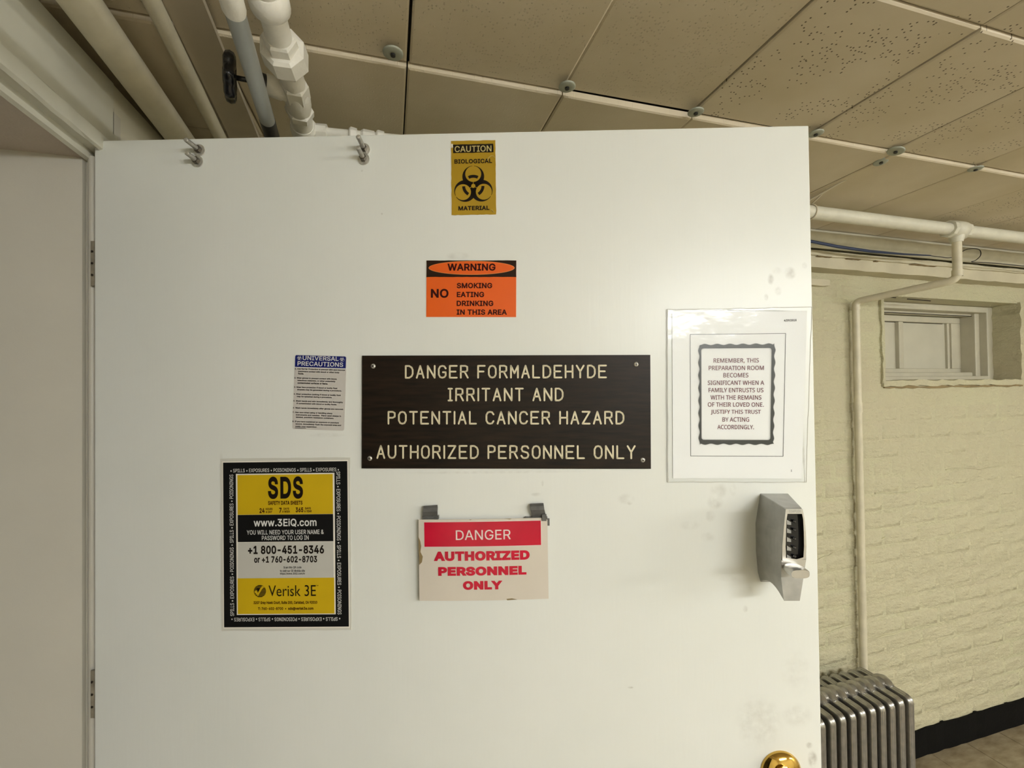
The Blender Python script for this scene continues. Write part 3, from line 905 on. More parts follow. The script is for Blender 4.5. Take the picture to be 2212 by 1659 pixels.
for pts in ([(30, -36), (33, -42), (38, -46), (43, -46), (47, -42)], [(38, 70), (41, 74), (44, 77)], [(-47, -70), (-45, -64)]):
    m1 = MB(); m1.tube([g.P(x, y, .0011) for x, y in pts], .0004, 5); g.out(m1, 'scratch', 'mustardlight')
g.slab('torn_spot', 'whiteedge', -48.5, -73, -44, -66, 0, .0013, 4, 4, jag=.8)

# ---- WARNING
g = Sign('warning_sticker', 1018, 624, .0, 0, 'orange warning sticker banning smoking, eating and drinking', 'sticker')
g.slab('backing', 'whiteedge', -98, -62, 98, 62, 0, .0004, 16, 8, jag=.3)
g.slab('panel', 'signorange', -97, -61, 97, 61, 0, .0007)
g.slab('header', 'brownblack', -97, -61.3, 97, -25.5, .0005, .0010, 20, 4, jag=.25)
m1 = MB(); el = lambda a, b, n=64: [(0.5 + a * math.cos(2 * math.pi * i / n), -45 + b * math.sin(2 * math.pi * i / n)) for i in range(n)]
g.poly(m1, el(92.8, 14.9), .0013); g.out(m1, 'oval_edge', 'orangeedge')
m1 = MB(); g.poly(m1, el(91.8, 14.0), .0016); g.out(m1, 'oval', 'signorange')
m1 = MB()
g.text(m1, 'WARNING', 1018.5, 577.6, 103.6, 15.6, .0019, .028)
g.text(m1, 'NO', 950, 634, 38.2, 19.4, .0010, .028)
for t_, x0, x1, y in (('SMOKING', 986.8, 1063.3, 617.2), ('EATING', 987, 1046, 636.5), ('DRINKING', 986.8, 1066, 655.6), ('IN THIS AREA', 986.8, 1095.3, 674.5)):
    g.text(m1, t_, (x0 + x1) / 2, y, x1 - x0, 11.7, .0010, .028)
g.out(m1, 'lettering', 'maroon')

# ---- UNIVERSAL PRECAUTIONS
def rrect(x0, y0, x1, y1, r, n=5, corners=(1, 1, 1, 1)):
    out = []
    for k, (cx, cy, a) in enumerate(((x0 + r, y0 + r, 180), (x1 - r, y0 + r, 270), (x1 - r, y1 - r, 0), (x0 + r, y1 - r, 90))):
        if not corners[k]:
            out.append((x0 if k in (0, 3) else x1, y0 if k < 2 else y1)); continue
        for i in range(n + 1):
            t = math.radians(a + 90 * i / n); out.append((cx + r * math.cos(t), cy + r * math.sin(t)))
    return out
g = Sign('precautions_sticker', 690.5, 848, -.031, 0, 'small white sticker with blue header and eight lines of tiny print', 'sticker')
pts = rrect(-56, -80, 56, 80, 4)
g.out(MB().loft([[g.P(x, y, 0) for x, y in pts], [g.P(x, y, .0005) for x, y in pts]]), 'panel', 'stickerwhite')
m1 = MB(); g.poly(m1, rrect(-56, -80, 56, -52, 4, corners=(1, 1, 0, 0)), .0007); g.out(m1, 'header_edge', 'printwhite')
m1 = MB(); g.poly(m1, rrect(-55, -79, 55, -53.5, 3.5, corners=(1, 1, 0, 0)), .0010); g.out(m1, 'header', 'blueheader')
m1 = MB(); g.text(m1, 'UNIVERSAL', 693, 774.6, 77.5, 9.2, .0013, .012); g.text(m1, 'PRECAUTIONS', 692.4, 786.9, 98.5, 9.4, .0013, .012); g.out(m1, 'lettering', 'printwhite')
for bx, by in ((646.8, 774), (739, 777)):
    lx, ly = g.L(bx, by); biohazard(g, lx, ly, 5.4, .0013, 'printwhite', 'blueheader')
m1 = MB(); Z = 8.73
lines = [('1. Use Barrier Protection to prevent skin and mucous', 150, 1095, 425), ('membrane contact with blood or other body', 210, 990, 472), ('fluids.', 210, 320, 500),
 ('2. Wear gloves to prevent contact with blood,', 142, 945, 594), ('infectious materials, or other potentially', 200, 915, 640), ('contaminated surfaces or items.', 200, 775, 682),
 ('3. Wear face protection if blood or bodily fluid', 135, 950, 767), ('droplets may be generated during a procedure.', 195, 1035, 814),
 ('4. Wear protective clothing if blood or bodily fluid', 130, 1015, 897), ('may be splashed during a procedure.', 190, 855, 940),
 ('5. Wash hands and skin immediately and thoroughly', 125, 1060, 1027), ('if contaminated with blood or bodily fluids.', 185, 945, 1072),
 ('6. Wash hands immediately after gloves are removed.', 118, 1070, 1157),
 ('7. Use care when using or handling sharp', 112, 860, 1237), ('instruments and needles.  Place used sharps in', 172, 1025, 1287), ('labeled, puncture resistance containers.', 175, 890, 1328),
 ('8. If you have sustained an exposure or puncture', 108, 985, 1410), ('wound, immediately flush the exposed area and', 165, 1025, 1457), ('notify your supervisor.', 165, 575, 1497)]
for t_, a, b_, y in lines:
    g.text(m1, t_, 620 + (a + b_) / 2 / Z, 750 + y / Z, (b_ - a) / Z, 3.9, .0008, .035, res=1)
lx, ly = g.L(620 + 260 / Z, 750 + 1519 / Z); g.poly(m1, [(lx - 12, ly - .5), (lx + 12, ly - .5), (lx + 12, ly + .5), (lx - 12, ly + .5)], .0008)
g.out(m1, 'fine_print', 'ink')

# ---- walnut DANGER FORMALDEHYDE plate
g = Sign('engraved_sign', 1092, 889.5, .0005, 0, 'wide dark wood-grain engraved sign with white routed capitals in door centre', 'sign')
bevel(g.slab('plate', 'woodsign', -311, -122, 311, 122, 0, .0028), .0006)
STK = {'A': [[(0, 0), (2, 6), (4, 0)], [(.75, 2), (3.25, 2)]], 'C': [[(4, 1.3), (3.2, .2), (2, 0), (.8, .3), (0, 1.6), (0, 4.4), (.8, 5.7), (2, 6), (3.2, 5.8), (4, 4.7)]],
 'D': [[(0, 0), (0, 6), (2, 6), (3.4, 5.2), (4, 4), (4, 2), (3.4, .8), (2, 0), (0, 0)]], 'E': [[(4, 0), (0, 0), (0, 6), (4, 6)], [(0, 3.1), (3.3, 3.1)]], 'F': [[(0, 0), (0, 6), (3.8, 6)], [(0, 3.1), (3.1, 3.1)]],
 'G': [[(4, 4.7), (3.2, 5.8), (2, 6), (.8, 5.7), (0, 4.4), (0, 1.6), (.8, .3), (2, 0), (3.3, .3), (4, 1.2), (4, 2.8), (2.4, 2.8)]], 'H': [[(0, 0), (0, 6)], [(4, 0), (4, 6)], [(0, 3), (4, 3)]],
 'I': [[(0, 0), (0, 6)]], 'J': [[(1, 0), (1, 6)], [(0, 0), (2, 0)], [(0, 6), (2, 6)]], 'L': [[(0, 6), (0, 0), (3.5, 0)]], 'M': [[(0, 0), (0, 6), (2, 2.2), (4, 6), (4, 0)]], 'N': [[(0, 0), (0, 6), (4, 0), (4, 6)]],
 'O': [[(2, 0), (.8, .3), (0, 1.6), (0, 4.4), (.8, 5.7), (2, 6), (3.2, 5.7), (4, 4.4), (4, 1.6), (3.2, .3), (2, 0)]], 'P': [[(0, 0), (0, 6), (2.4, 6), (3.6, 5.4), (3.6, 3.6), (2.4, 3), (0, 3)]],
 'R': [[(0, 0), (0, 6), (2.6, 6), (3.7, 5.5), (3.7, 3.5), (2.6, 3), (0, 3)], [(2.2, 3), (4, 0)]], 'S': [[(0, 1.2), (.8, .2), (2, 0), (3.4, .3), (4, 1.5), (3.4, 2.7), (.7, 3.4), (.1, 4.6), (.7, 5.7), (2, 6), (3.3, 5.8), (3.9, 4.9)]],
 'T': [[(0, 6), (4, 6)], [(2, 0), (2, 6)]], 'U': [[(0, 6), (0, 1.6), (.8, .3), (2, 0), (3.2, .3), (4, 1.6), (4, 6)]], 'Y': [[(0, 6), (2, 3), (4, 6)], [(2, 3), (2, 0)]], 'Z': [[(0, 6), (4, 6), (0, 0), (4, 0)]]}
def routed(sg, body, x0, x1, y0, y1, hw, rise):
    adv = 0; items = []
    for ch in body:
        if ch == ' ': adv += 3.6; continue
        wd_ = max(p[0] for s_ in STK[ch] for p in s_)
        items.append((ch, adv)); adv += wd_ + 2.35
    adv -= 2.35
    k = (x1 - x0) / adv; ky = (y1 - y0) / 6
    mb = MB()
    lx, ly = sg.L(x0, y1)
    for ch, a in items:
        for stroke in STK[ch]:
            P = [(lx + (a + x) * k, ly - y * ky) for x, y in stroke]
            for i in range(len(P) - 1):
                (ax, ay), (bx, by) = P[i], P[i + 1]
                dl = math.hypot(bx - ax, by - ay) or 1; tx, ty = (bx - ax) / dl, (by - ay) / dl
                an = math.atan2(ty, tx); pts = []
                for j in range(7): t_ = an - math.pi / 2 + math.pi * j / 6; pts.append((bx + hw * math.cos(t_), by + hw * math.sin(t_)))
                for j in range(7): t_ = an + math.pi / 2 + math.pi * j / 6; pts.append((ax + hw * math.cos(t_), ay + hw * math.sin(t_)))
                sg.poly(mb, pts, rise)
    return mb
for t_, x0, x1, y0, y1 in (('DANGER FORMALDEHYDE', 876.3, 1308, 790.3, 815.8), ('JRRITANT AND', 969, 1215, 839.5, 865), ('POTENTIAL CANCER HAZARD', 839, 1345, 889.5, 915), ('AUTHORIZED PERSONNEL ONLY', 815, 1368.8, 963, 989)):
    g.out(routed(g, t_, x0, x1, y0, y1, 1.85, .0030), 'engraved_line', 'engraved')
def screw_head(sg, px, py, r, h, m='steel'):
    lx, ly = sg.L(px, py); a0 = random.random() * 3
    mb = MB()
    rings = []
    for q, z in ((1, 0), (.95, .0007), (.75, .0014), (.45, .0018), (.01, .0019)):
        rings.append([sg.P(lx + r * q * math.cos(2 * math.pi * k / 16), ly + r * q * math.sin(2 * math.pi * k / 16), h + z) for k in range(16)])
    mb.loft(rings, True, caps=False)
    o = sg.out(mb, 'screw', m)
    mc = MB()
    for w in (0, math.pi / 2):
        c, s_ = math.cos(a0 + w), math.sin(a0 + w)
        sg.poly(mc, [(lx + c * a * r * .55 - s_ * b_ * r * .13, ly + s_ * a * r * .55 + c * b_ * r * .13) for a, b_ in ((-1, -1), (1, -1), (1, 1), (-1, 1))], h + .0021 + w * .0001)
    sg.out(mc, 'cross_slot', 'ink', o)
for px, py in ((805.3, 790.5), (1372.4, 787.5), (798.5, 990), (1385.6, 992.4)): screw_head(g, px, py, 5.3, .0028)

# ---- poster SDS
g = Sign('safety_poster', 617.8, 1175.2, .0090, 0, 'black and yellow safety data sheets poster, lower left on the door', 'poster')
g.slab('laminate', 'film', -141, -184, 140, 184, 0, .0005, 10, 14, jag=.7)
g.slab('paper_edge', 'whiteedge', -136.5, -178.5, 136, 179, 0, .0007)
g.slab('black_border', 'posterblack', -134.3, -175.9, 134.3, 175.9, .0005, .0010)
def box_l(x0, y0, x1, y1): 
    a = g.L(x0, y0); b_ = g.L(x1, y1); return a[0], a[1], b_[0], b_[1]
g.slab('white_field', 'whiteedge', -106.5, -151.5, 106.5, 149.5, .0008, .0013)
g.slab('yellow_field', 'safetyyellow', -103, -149, 103, -64, .001, .0016)
g.slab('black_field', 'posterblack', -103, -63.6, 103, -5.8, .001, .0016)
g.slab('grey_field', 'postergrey', -103, -4.6, 103, 71.5, .001, .0016)
g.slab('yellow_field', 'safetyyellow', -104, 71.5, 104, 147.5, .001, .0016)
R1 = .0019
mk, mw_, mm = MB(), MB(), MB()
g.text(mk, 'SDS', 617.8, 1054.2, 75.7, 47.9, R1, .034, spacing=1.08)
for t_, x, y, w, h in (('SAFETY DATA SHEETS', 617.5, 1086.5, 74.3, 8.7), ('24', 567.3, 1103, 11, 10.5), ('HOURS', 582.6, 1099.6, 15, 4.6), ('A DAY', 582.3, 1105.8, 14, 4.6), ('7', 607, 1102.3, 5.2, 10.5), ('DAYS', 619.9, 1099.0, 12, 4.6), ('A WEEK', 619.4, 1105.2, 17, 4.6),
                        ('365', 648.1, 1101.6, 16.5, 10.5), ('DAYS', 666.4, 1098.3, 12.5, 4.6), ('A YEAR', 666.4, 1104.5, 16, 4.6), ('3207 Grey Hawk Court, Suite 200, Carlsbad, CA 92010', 617.8, 1299.3, 137, 7.6), ('T: 760-602-8700  •  sds@verisk3e.com', 618.6, 1312, 119, 7.4)):
    g.text(mm, t_, x, y, w, h, R1, .03, res=2)
for t_, x, y, w, h in (('+1 800-451-8346', 619, 1186.4, 164, 18), ('or +1 760-602-8703', 618.2, 1206.9, 135.7, 14), ('Scan this QR code', 633, 1224, 38.5, 5), ('to visit our 3E Mobile site', 633, 1231.2, 53.6, 5), ('https://www.3EiQ.com/m', 633, 1237.6, 53.6, 5.2)):
    g.text(mk, t_, x, y, w, h, R1, .032 if h > 10 else .016, res=3)
g.text(mk, 'Verisk 3E', 632.5, 1273.5, 102, 23.5, R1, 0, fnt='bf'); g.text(mk, '™', 686.5, 1262.5, 4.5, 2.2, R1, .0, res=1)
for t_, x, y, w, h in (('www.3EiQ.com', 617, 1129, 135.7, 17.6), ('YOU WILL NEED YOUR USER NAME &', 617.3, 1149, 166, 9.6), ('PASSWORD TO LOG IN', 617.5, 1161, 101, 9.4)):
    g.text(mw_, t_, x, y, w, h, R1, .018 if 'www' in t_ else .008, res=3)
WORDS = 'SPILLS • EXPOSURES • POISONINGS • SPILLS • EXPOSURES'
g.text(mw_, '• ' + WORDS + ' •', 615.5, 1016.6, 234.5, 7.8, .0013, .004, res=2)
g.text(mw_, '• ' + WORDS + ' •', 618.3, 1334.6, 234.5, 7.8, .0013, .004, rot=180, res=2)
g.text(mw_, WORDS + ' • POISONINGS', 501.4, 1177, 302, 8.4, .0013, .004, rot=90, res=2)
g.text(mw_, WORDS + ' • POISONINGS', 732.6, 1172, 304, 8.4, .0013, .004, rot=-90, res=2)
g.out(mk, 'lettering', 'ink'); g.out(mm, 'lettering', 'maroon'); g.out(mw_, 'lettering', 'printwhite')
# striped round emblem with a white-ish tick
lx, ly = g.L(563, 1274.6); mb = MB(); RR = 13.2; n = 9
for i in range(n):
    ya = -RR + 2 * RR * (i + .08) / n; yb = -RR + 2 * RR * (i + .82) / n
    xa, xb = math.sqrt(max(RR * RR - ya * ya, .1)), math.sqrt(max(RR * RR - yb * yb, .1))
    xm = math.sqrt(RR * RR - ((ya + yb) / 2) ** 2)
    g.poly(mb, [(lx - xa, ly + ya), (lx - xm, ly + (ya + yb) / 2), (lx - xb, ly + yb), (lx + xb, ly + yb), (lx + xm, ly + (ya + yb) / 2), (lx + xa, ly + ya)], R1)
g.poly(mb, [(lx - 8, ly - 6), (lx + 6, ly - 6), (lx - 2, ly + 4)], R1)
g.out(mb, 'emblem', 'ink')
mb = MB()
for P_ in ([(-12.5, 1), (-7, -2), (-3.5, 6), (-4, 10)], [(-4, 10), (-4.5, 4), (1, -6), (7, -7), (4, -3)], [(1, -6), (5, -10.5), (11, -9), (7, -7)]):
    g.poly(mb, [(lx + a, ly + b_) for a, b_ in P_], R1 + .0002)
g.out(mb, 'emblem_tick', 'safetyyellow')

# ---- hanging DANGER sign (slightly bowed plastic card)
def bow(x, y, z, s):  # card bellies off the door on the left
    u = x / (s * 139.5)
    return (x, y - .004 * (1 - u) * .5 - .0025 * (1 - u * u), z)
g = Sign('danger_sign', 1044.8, 1206, .0085, .004, 'cream card sign with red DANGER bar hanging from two grey clips', 'sign', warp=bow)
HW, HH = 138.6, 86.6
pts = []
g.slab('card', 'cream', -HW, -HH, HW, HH, 0, .0018, 16, 10)
g.slab('bar_edge', 'pinkwhite', -127, -82.2, 125.2, -28, .0015, .0021, 12, 1)
g.slab('red_bar', 'red', -126, -81.2, 124.2, -29, .0018, .0024, 12, 1)
m1 = MB(); g.text(m1, 'DANGER', 1045, 1152.4, 117.6, 21.2, .0028, .004); g.out(m1, 'lettering', 'pinkwhite')
m1 = MB()
for t_, x, y, w, h in (('AUTHORIZED', 1041.3, 1197.4, 205.4, 21), ('PERSONNEL', 1042.4, 1229.8, 189, 19.3), ('ONLY', 1043.2, 1260, 84.5, 18.8)): g.text(m1, t_, x, y, w, h, .0023, .055)
g.out(m1, 'lettering', 'red')
for pts in ([(-139, -50), (-135, -41), (-133, -30), (-135, -18), (-130, -8), (-132, 4), (-138, 10)], [(48, 84), (60, 83), (72, 86), (50, 87)], [(-30, -86), (-26, -85), (-24, -86.5)], [(45, -87), (58, -85), (62, -86.6)]):
    m1 = MB(); g.poly(m1, pts, .0021); g.out(m1, 'stain', 'stain')

# ---- grey clips of tape
def clip(nm, pts_l, pts_r, label, extra):
    """folded strip: profile up the door, over, and down behind the card"""
    rings = []
    for (a, b_, h) in zip(pts_l, pts_r, (0.0006, .006, .010, .011, .008, .004)):
        pa, pb = DP(*a, h), DP(*b_, h)
        rings.append([pa, pb, pb + Vector((0, .0012, 0)), pa + Vector((0, .0012, 0))])
    mb = MB().loft(rings)
    for (x0, y0, x1, y1, h0, h1) in extra:
        a = DP(x0, y0, 0); b_ = DP(x1, y1, 0)
        mb.box(a.x, b_.x, -h1, -h0, b_.z, a.z)
    o = mb.build(nm, 'tapegrey'); o.matrix_world = DOORM
    bevel(o, .0008)
    return tag(o, label, 'clip')
clip('tape_clip', [(917, 1093), (915, 1093), (914, 1098), (913, 1106), (913, 1114), (913, 1119)], [(945, 1091), (945, 1091), (945.5, 1097), (945, 1105), (945, 1112), (945, 1118)], 'glossy grey folded clip above left end of red danger sign', [(914, 1112, 949, 1119, 0, .006), (940, 1115, 948, 1119, .004, .0075)])
clip('tape_clip', [(1147, 1090), (1145, 1088), (1145, 1094), (1146, 1102), (1148, 1110), (1150, 1117)], [(1173, 1088), (1174, 1087), (1175, 1093), (1176, 1101), (1178, 1109), (1180, 1117)], 'creased grey folded clip above right end of red danger sign', [(1135, 1115, 1182, 1120, 0, .006), (1170, 1108, 1180, 1122, .006, .009), (1178, 1119, 1187, 1134, .001, .004)])

# ---- laminated sheet by the door's free edge, right side curling off the door
U0, U1, V0, V1 = -139 - 1, 139, 180, -180
def curl(x, y, z, s):
    u = max(0, min(1.1, (x / s + 139) / 278)); v = max(0, min(1.05, (z / s + 180) / 360))
    return (x, y - .0165 * u ** 1.6 * v, z)
g = Sign('laminated_notice', 1591, 854, .0, 0.0006, 'white laminated sheet with wavy black frame and dark red text by free edge', 'notice', warp=curl)
g.slab('paper', 'paper', -139, -180.5, 139, 180.5, 0, .0006, 16, 16)
R2 = .0009
mb = MB()
fx0, fy0, fx1, fy1 = -100.5, -133, 97.5, 132
for (a, b_) in (((fx0, fy0), (fx1, fy0)), ((fx1, fy0), (fx1, fy1)), ((fx1, fy1), (fx0, fy1)), ((fx0, fy1), (fx0, fy0))):
    n = 16; dx, dy = (b_[0] - a[0]) / n, (b_[1] - a[1]) / n; w = .5
    for i in range(n):
        x, y = a[0] + dx * i, a[1] + dy * i
        if dx: g.poly(mb, [(x, y - w), (x + dx, y - w), (x + dx, y + w), (x, y + w)], R2)
        else: g.poly(mb, [(x - w, y), (x + w, y), (x + w, y + dy), (x - w, y + dy)], R2)
g.out(mb, 'thin_frame', 'charcoal')
ox0, oy0, ox1, oy1 = -83.5, -112, 77.5, 107.5
ix0, iy0, ix1, iy1 = -75.5, -100.5, 68, 95
def side(a0, a1, n): return [a0 + (a1 - a0) * i / n for i in range(n)]
wv = 2.6
def wavy(grow=0):
    o = []; NN = 48; MMv = 64
    for x in side(ox0, ox1, NN): 
        t = (x - ox0) / (ox1 - ox0); e_ = min(t, 1 - t) * 14; k = min(1, e_); o.append((x + (4 if t < .02 else 0), oy0 - grow + wv * (1 - math.cos(t * 6 * 2 * math.pi + math.pi)) * .5 * k + (1 - k) * 3))
    for y in side(oy0, oy1, MMv):
        t = (y - oy0) / (oy1 - oy0); e_ = min(t, 1 - t) * 16; k = min(1, e_); o.append((ox1 + grow - wv * (1 - math.cos(t * 8 * 2 * math.pi + math.pi)) * .5 * k - (1 - k) * 3, y))
    for x in side(ox1, ox0, NN):
        t = (x - ox0) / (ox1 - ox0); e_ = min(t, 1 - t) * 14; k = min(1, e_); o.append((x, oy1 + grow - wv * (1 - math.cos(t * 6 * 2 * math.pi + math.pi)) * .5 * k - (1 - k) * 3))
    for y in side(oy1, oy0, MMv):
        t = (y - oy0) / (oy1 - oy0); e_ = min(t, 1 - t) * 16; k = min(1, e_); o.append((ox0 - grow + wv * (1 - math.cos(t * 8 * 2 * math.pi + math.pi)) * .5 * k + (1 - k) * 3, y))
    return o
def inner(g_=0):
    o = []; NN = 48; MMv = 64; r = 5
    for x in side(ix0 - g_, ix1 + g_, NN): o.append((x, iy0 - g_))
    for y in side(iy0 - g_, iy1 + g_, MMv): o.append((ix1 + g_, y))
    for x in side(ix1 + g_, ix0 - g_, NN): o.append((x, iy1 + g_))
    for y in side(iy1 + g_, iy0 - g_, MMv): o.append((ix0 - g_, y))
    def rc(p):
        x, y = p; cx = min(max(x, ix0 - g_ + r), ix1 + g_ - r); cy = min(max(y, iy0 - g_ + r), iy1 + g_ - r)
        d = math.hypot(x - cx, y - cy)
        if d > r: return (cx + (x - cx) * r / d, cy + (y - cy) * r / d)
        return p
    return [rc(p) for p in o]
mb = MB(); g.strip(mb, wavy(1.2), inner(0), R2); g.out(mb, 'frame_halo', 'printwhite')
mb = MB(); g.strip(mb, wavy(0), inner(1.6), R2 + .0003); g.out(mb, 'wavy_frame', 'charcoal')
Z = 3.949; mb = MB()
for t_, a, b_, y in (('REMEMBER, THIS', 484, 860, 549), ('PREPARATION ROOM', 443, 900, 610), ('BECOMES', 565, 773, 672), ('SIGNIFICANT WHEN A', 433, 903, 737), ('FAMILY ENTRUSTS US', 440, 897, 800), ('WITH THE REMAINS', 455, 880, 863),
                     ('OF THEIR LOVED ONE.', 432, 900, 924), ('JUSTIFY THIS TRUST', 456, 875, 990), ('BY ACTING', 553, 778, 1052), ('ACCORDINGLY.', 510, 818, 1117)):
    k = 1 + .011 * (1 - (y / Z - 14) / 361) * .5
    g.text(mb, t_, 1420 + (a + b_) / 2 / Z - 4 * (1 - y / 1560), 640 + y / Z, (b_ - a) / Z / k, 10.8 if ',' in t_ or 'J' in t_ else 9.6, R2, .012, fnt='noto')
g.out(mb, 'lettering', 'winered')
mb = MB(); g.text(mb, '4/29/2015', 1697, 693.5, 25, 5.2, R2, .03, res=2); g.text(mb, '1', 1707, 1017, 2, 4.2, R2, .03, res=2); g.out(mb, 'lettering', 'ink')
# clear film over it
m, t, b_ = new_mat('clear laminate film')
tr = t.nodes.new('ShaderNodeBsdfTransparent'); gl = t.nodes.new('ShaderNodeBsdfGlossy'); gl.inputs['Roughness'].default_value = .12
fz = t.nodes.new('ShaderNodeFresnel'); fz.inputs['IOR'].default_value = 1.33
ms = t.nodes.new('ShaderNodeMixShader'); tc = t.nodes.new('ShaderNodeTexCoord')
n_ = t.nodes.new('ShaderNodeTexNoise'); n_.inputs['Scale'].default_value = 26; n_.inputs['Detail'].default_value = 6
bp = t.nodes.new('ShaderNodeBump'); bp.inputs['Strength'].default_value = .5; bp.inputs['Distance'].default_value = .003
t.links.new(tc.outputs['Object'], n_.inputs['Vector']); t.links.new(n_.outputs['Fac'], bp.inputs['Height'])
t.links.new(bp.outputs[0], gl.inputs['Normal']); t.links.new(bp.outputs[0], fz.inputs['Normal'])
t.links.new(fz.outputs[0], ms.inputs[0]); t.links.new(tr.outputs[0], ms.inputs[1]); t.links.new(gl.outputs[0], ms.inputs[2])
t.links.new(ms.outputs[0], t.nodes['Material Output'].inputs[0]); M['clearfilm'] = m
mb = MB(); nx_, ny_ = 18, 18
x0, y0, x1, y1 = -150, -188, 147, 188
mb.add([g.P(x0 + (x1 - x0) * i / nx_, y0 + (y1 - y0) * j / ny_, .0022) for j in range(ny_ + 1) for i in range(nx_ + 1)],
       [(j * (nx_ + 1) + i, (j + 1) * (nx_ + 1) + i, (j + 1) * (nx_ + 1) + i + 1, j * (nx_ + 1) + i + 1) for j in range(ny_) for i in range(nx_)], True)
fo = g.out(mb, 'laminate_film', 'clearfilm')
mb = MB()
ed = [(x0, y0), (x1, y0), (x1, y1), (x0, y1)]
for k in range(4):
    a, c = ed[k], ed[(k + 1) % 4]
    P_ = [g.P(a[0] + (c[0] - a[0]) * i / 16 + random.uniform(-.6, .6), a[1] + (c[1] - a[1]) * i / 16 + random.uniform(-.6, .6), .0018) for i in range(17)]
    mb.tube(P_, .0006, 5)
g.out(mb, 'film_edge', 'film')

# ------------------------------------------------------------------ pipes left, above the door
def ext(a, b, ta, tb):
    a, b = Vector(a), Vector(b); d = (b - a); return a - d * ta, b + d * tb
a, b_ = ext(onZ(172, 0, 2.145), onZ(382, 290, 2.145), 5.0, .55)
o = MB().cyl(a, b_, .0255, 28).build('steam_pipe', 'pipecream'); tag(o, 'thick cream painted pipe along the left wall above the door', 'pipe')
a, b_ = ext(onZ(327, 0, 2.172), onZ(450, 246, 2.172), 4.0, .7)
o = MB().cyl(a, b_, .0125, 20).build('thin_pipe', 'pipecream'); tag(o, 'thin cream pipe second from the left, under ceiling tiles', 'pipe')
# board fixed under the tiles
q = [onZ(350, 0, 2.182), onZ(425, -30, 2.182), onZ(555, 290, 2.182), onZ(492, 290, 2.182)]
dl = (q[3] - q[0]); dr = (q[2] - q[1])
P4 = [q[0] - dl * .9, q[1] - dr * .8, q[2] + dr * .4, q[3] + dl * .4]
o = MB().loft([[p for p in P4], [p + Vector((0, 0, .010)) for p in P4]]).build('ceiling_board', 'board'); tag(o, 'narrow painted board screwed under ceiling behind the grey conduit', 'board')
# grey conduit with painted coupling and a far end painted black for shade
c1, c2 = onZ(502, 8, 2.055), onZ(578, 262, 2.055)
cd = empty('conduit', c1); tag(cd, 'grey metal conduit between the thin pipe and valve pipe', 'conduit')
dv = (c2 - c1)
MB().cyl(Vector((0, 0, 0)), dv, .0118, 24).build('tube', 'conduit', cd)
MB().cyl(dv * .985, dv * 2.0, .0122, 24).build('shaded_end', 'ringshadeblack', cd)  # past the paint's end, dark tube with its shadow put into the colour
MB().cyl(-dv * 6.0, -dv * .02, .0118, 24).build('painted_tube', 'pipewhite', cd)
MB().tube([-dv * .12, -dv * .11, dv * .03, dv * .05], [.012, .0132, .0132, .012], 24).build('coupling', 'pipewhite', cd)
# valve pipe
ZV = 2.115
vp = empty('valve_pipe', onZ(600, 80, ZV)); tag(vp, 'bright white painted pipe with hex unions and side valve above door', 'pipe')
def VP(px, py, z=ZV): return onZ(px, py, z) - Vector(vp.location)
axis0, axis1 = (583, 10), (657, 284)
def at(y): t = (y - axis0[1]) / (axis1[1] - axis0[1]); return axis0[0] + (axis1[0] - axis0[0]) * t + (6 if 90 < y < 260 else 0) * math.sin(math.pi * min(max((y - 90) / 170, 0), 1)), y
def rad(hp, y, z=ZV):
    d = ray(*at(y)); return hp / F * ((z - CZ) / d.z) * F
def seg(name, st, m='pipewhite', n=24, smooth=True, jit=0):
    P_ = [VP(*at(y)) for y, hp in st]; R_ = [rad(hp, y) * 1.0 for y, hp in st]
    return MB().tube(P_, R_, n, smooth).build(name, m, vp)
seg('pipe_length', [(-600, 27), (28, 27)])
seg('round_fitting', [(-22, 30), (-15, 40), (0, 42), (14, 41), (22, 33), (27, 27)])
seg('pipe_length', [(20, 27.5), (92, 27)])
seg('hex_collar', [(78, 31), (82, 35), (110, 35), (113, 30)], n=6, smooth=False)
seg('hex_union', [(98, 40), (102, 47), (130, 47), (150, 28), (154, 24)], n=8, smooth=False)
seg('pipe_length', [(145, 24), (190, 24)])
seg('hex_collar', [(178, 26), (182, 29), (206, 28), (209, 24)], n=6, smooth=False)
seg('valve_body', [(196, 25), (205, 27), (225, 26), (240, 23)])
seg('hex_collar', [(233, 24), (236, 29), (246, 28), (249, 23)], n=6, smooth=False)
seg('pipe_length', [(240, 21), (275, 22)])
# side branch of the valve and handwheel
vb = VP(*at(207)); w0 = onZ(575, 182, ZV) - Vector(vp.location); w1 = onZ(497, 166, ZV) - Vector(vp.location)
dd = (w0 - vb)
MB().tube([vb, vb + dd * .45, vb + dd * .5, vb + dd * 1.0, vb + dd * 1.06], [.014, .015, .0165, .0165, .012], 20).build('valve_bonnet', 'pipewhite', vp)
MB().tube([vb + dd * 1.03, vb + dd * 1.22], .0145, 18).build('packing_ring', 'ringshadeblack', vp)
MB().cyl(vb + dd * 1.1, w1 + (w1 - vb).normalized() * .004, .004, 12).build('stem', 'blackpaint', vp)
ax = (w1 - vb).normalized()
upv = Vector((0, 0, 1)); sv = ax.cross(upv).normalized(); tv = sv.cross(ax).normalized()
hw = MB(); ringN = 60; rings = []
for i in range(ringN):
    a_ = 2 * math.pi * i / ringN; rr_ = .029 + .0028 * math.cos(a_ * 7)
    cdir = sv * math.cos(a_) + tv * math.sin(a_); ring = []
    for k in range(8):
        b2 = 2 * math.pi * k / 8; ring.append(w1 + cdir * (rr_ + .0075 * math.cos(b2)) + ax * (.0085 * math.sin(b2)))
    rings.append(ring)
rings.append(rings[0]); hw.loft(rings, True, caps=False)
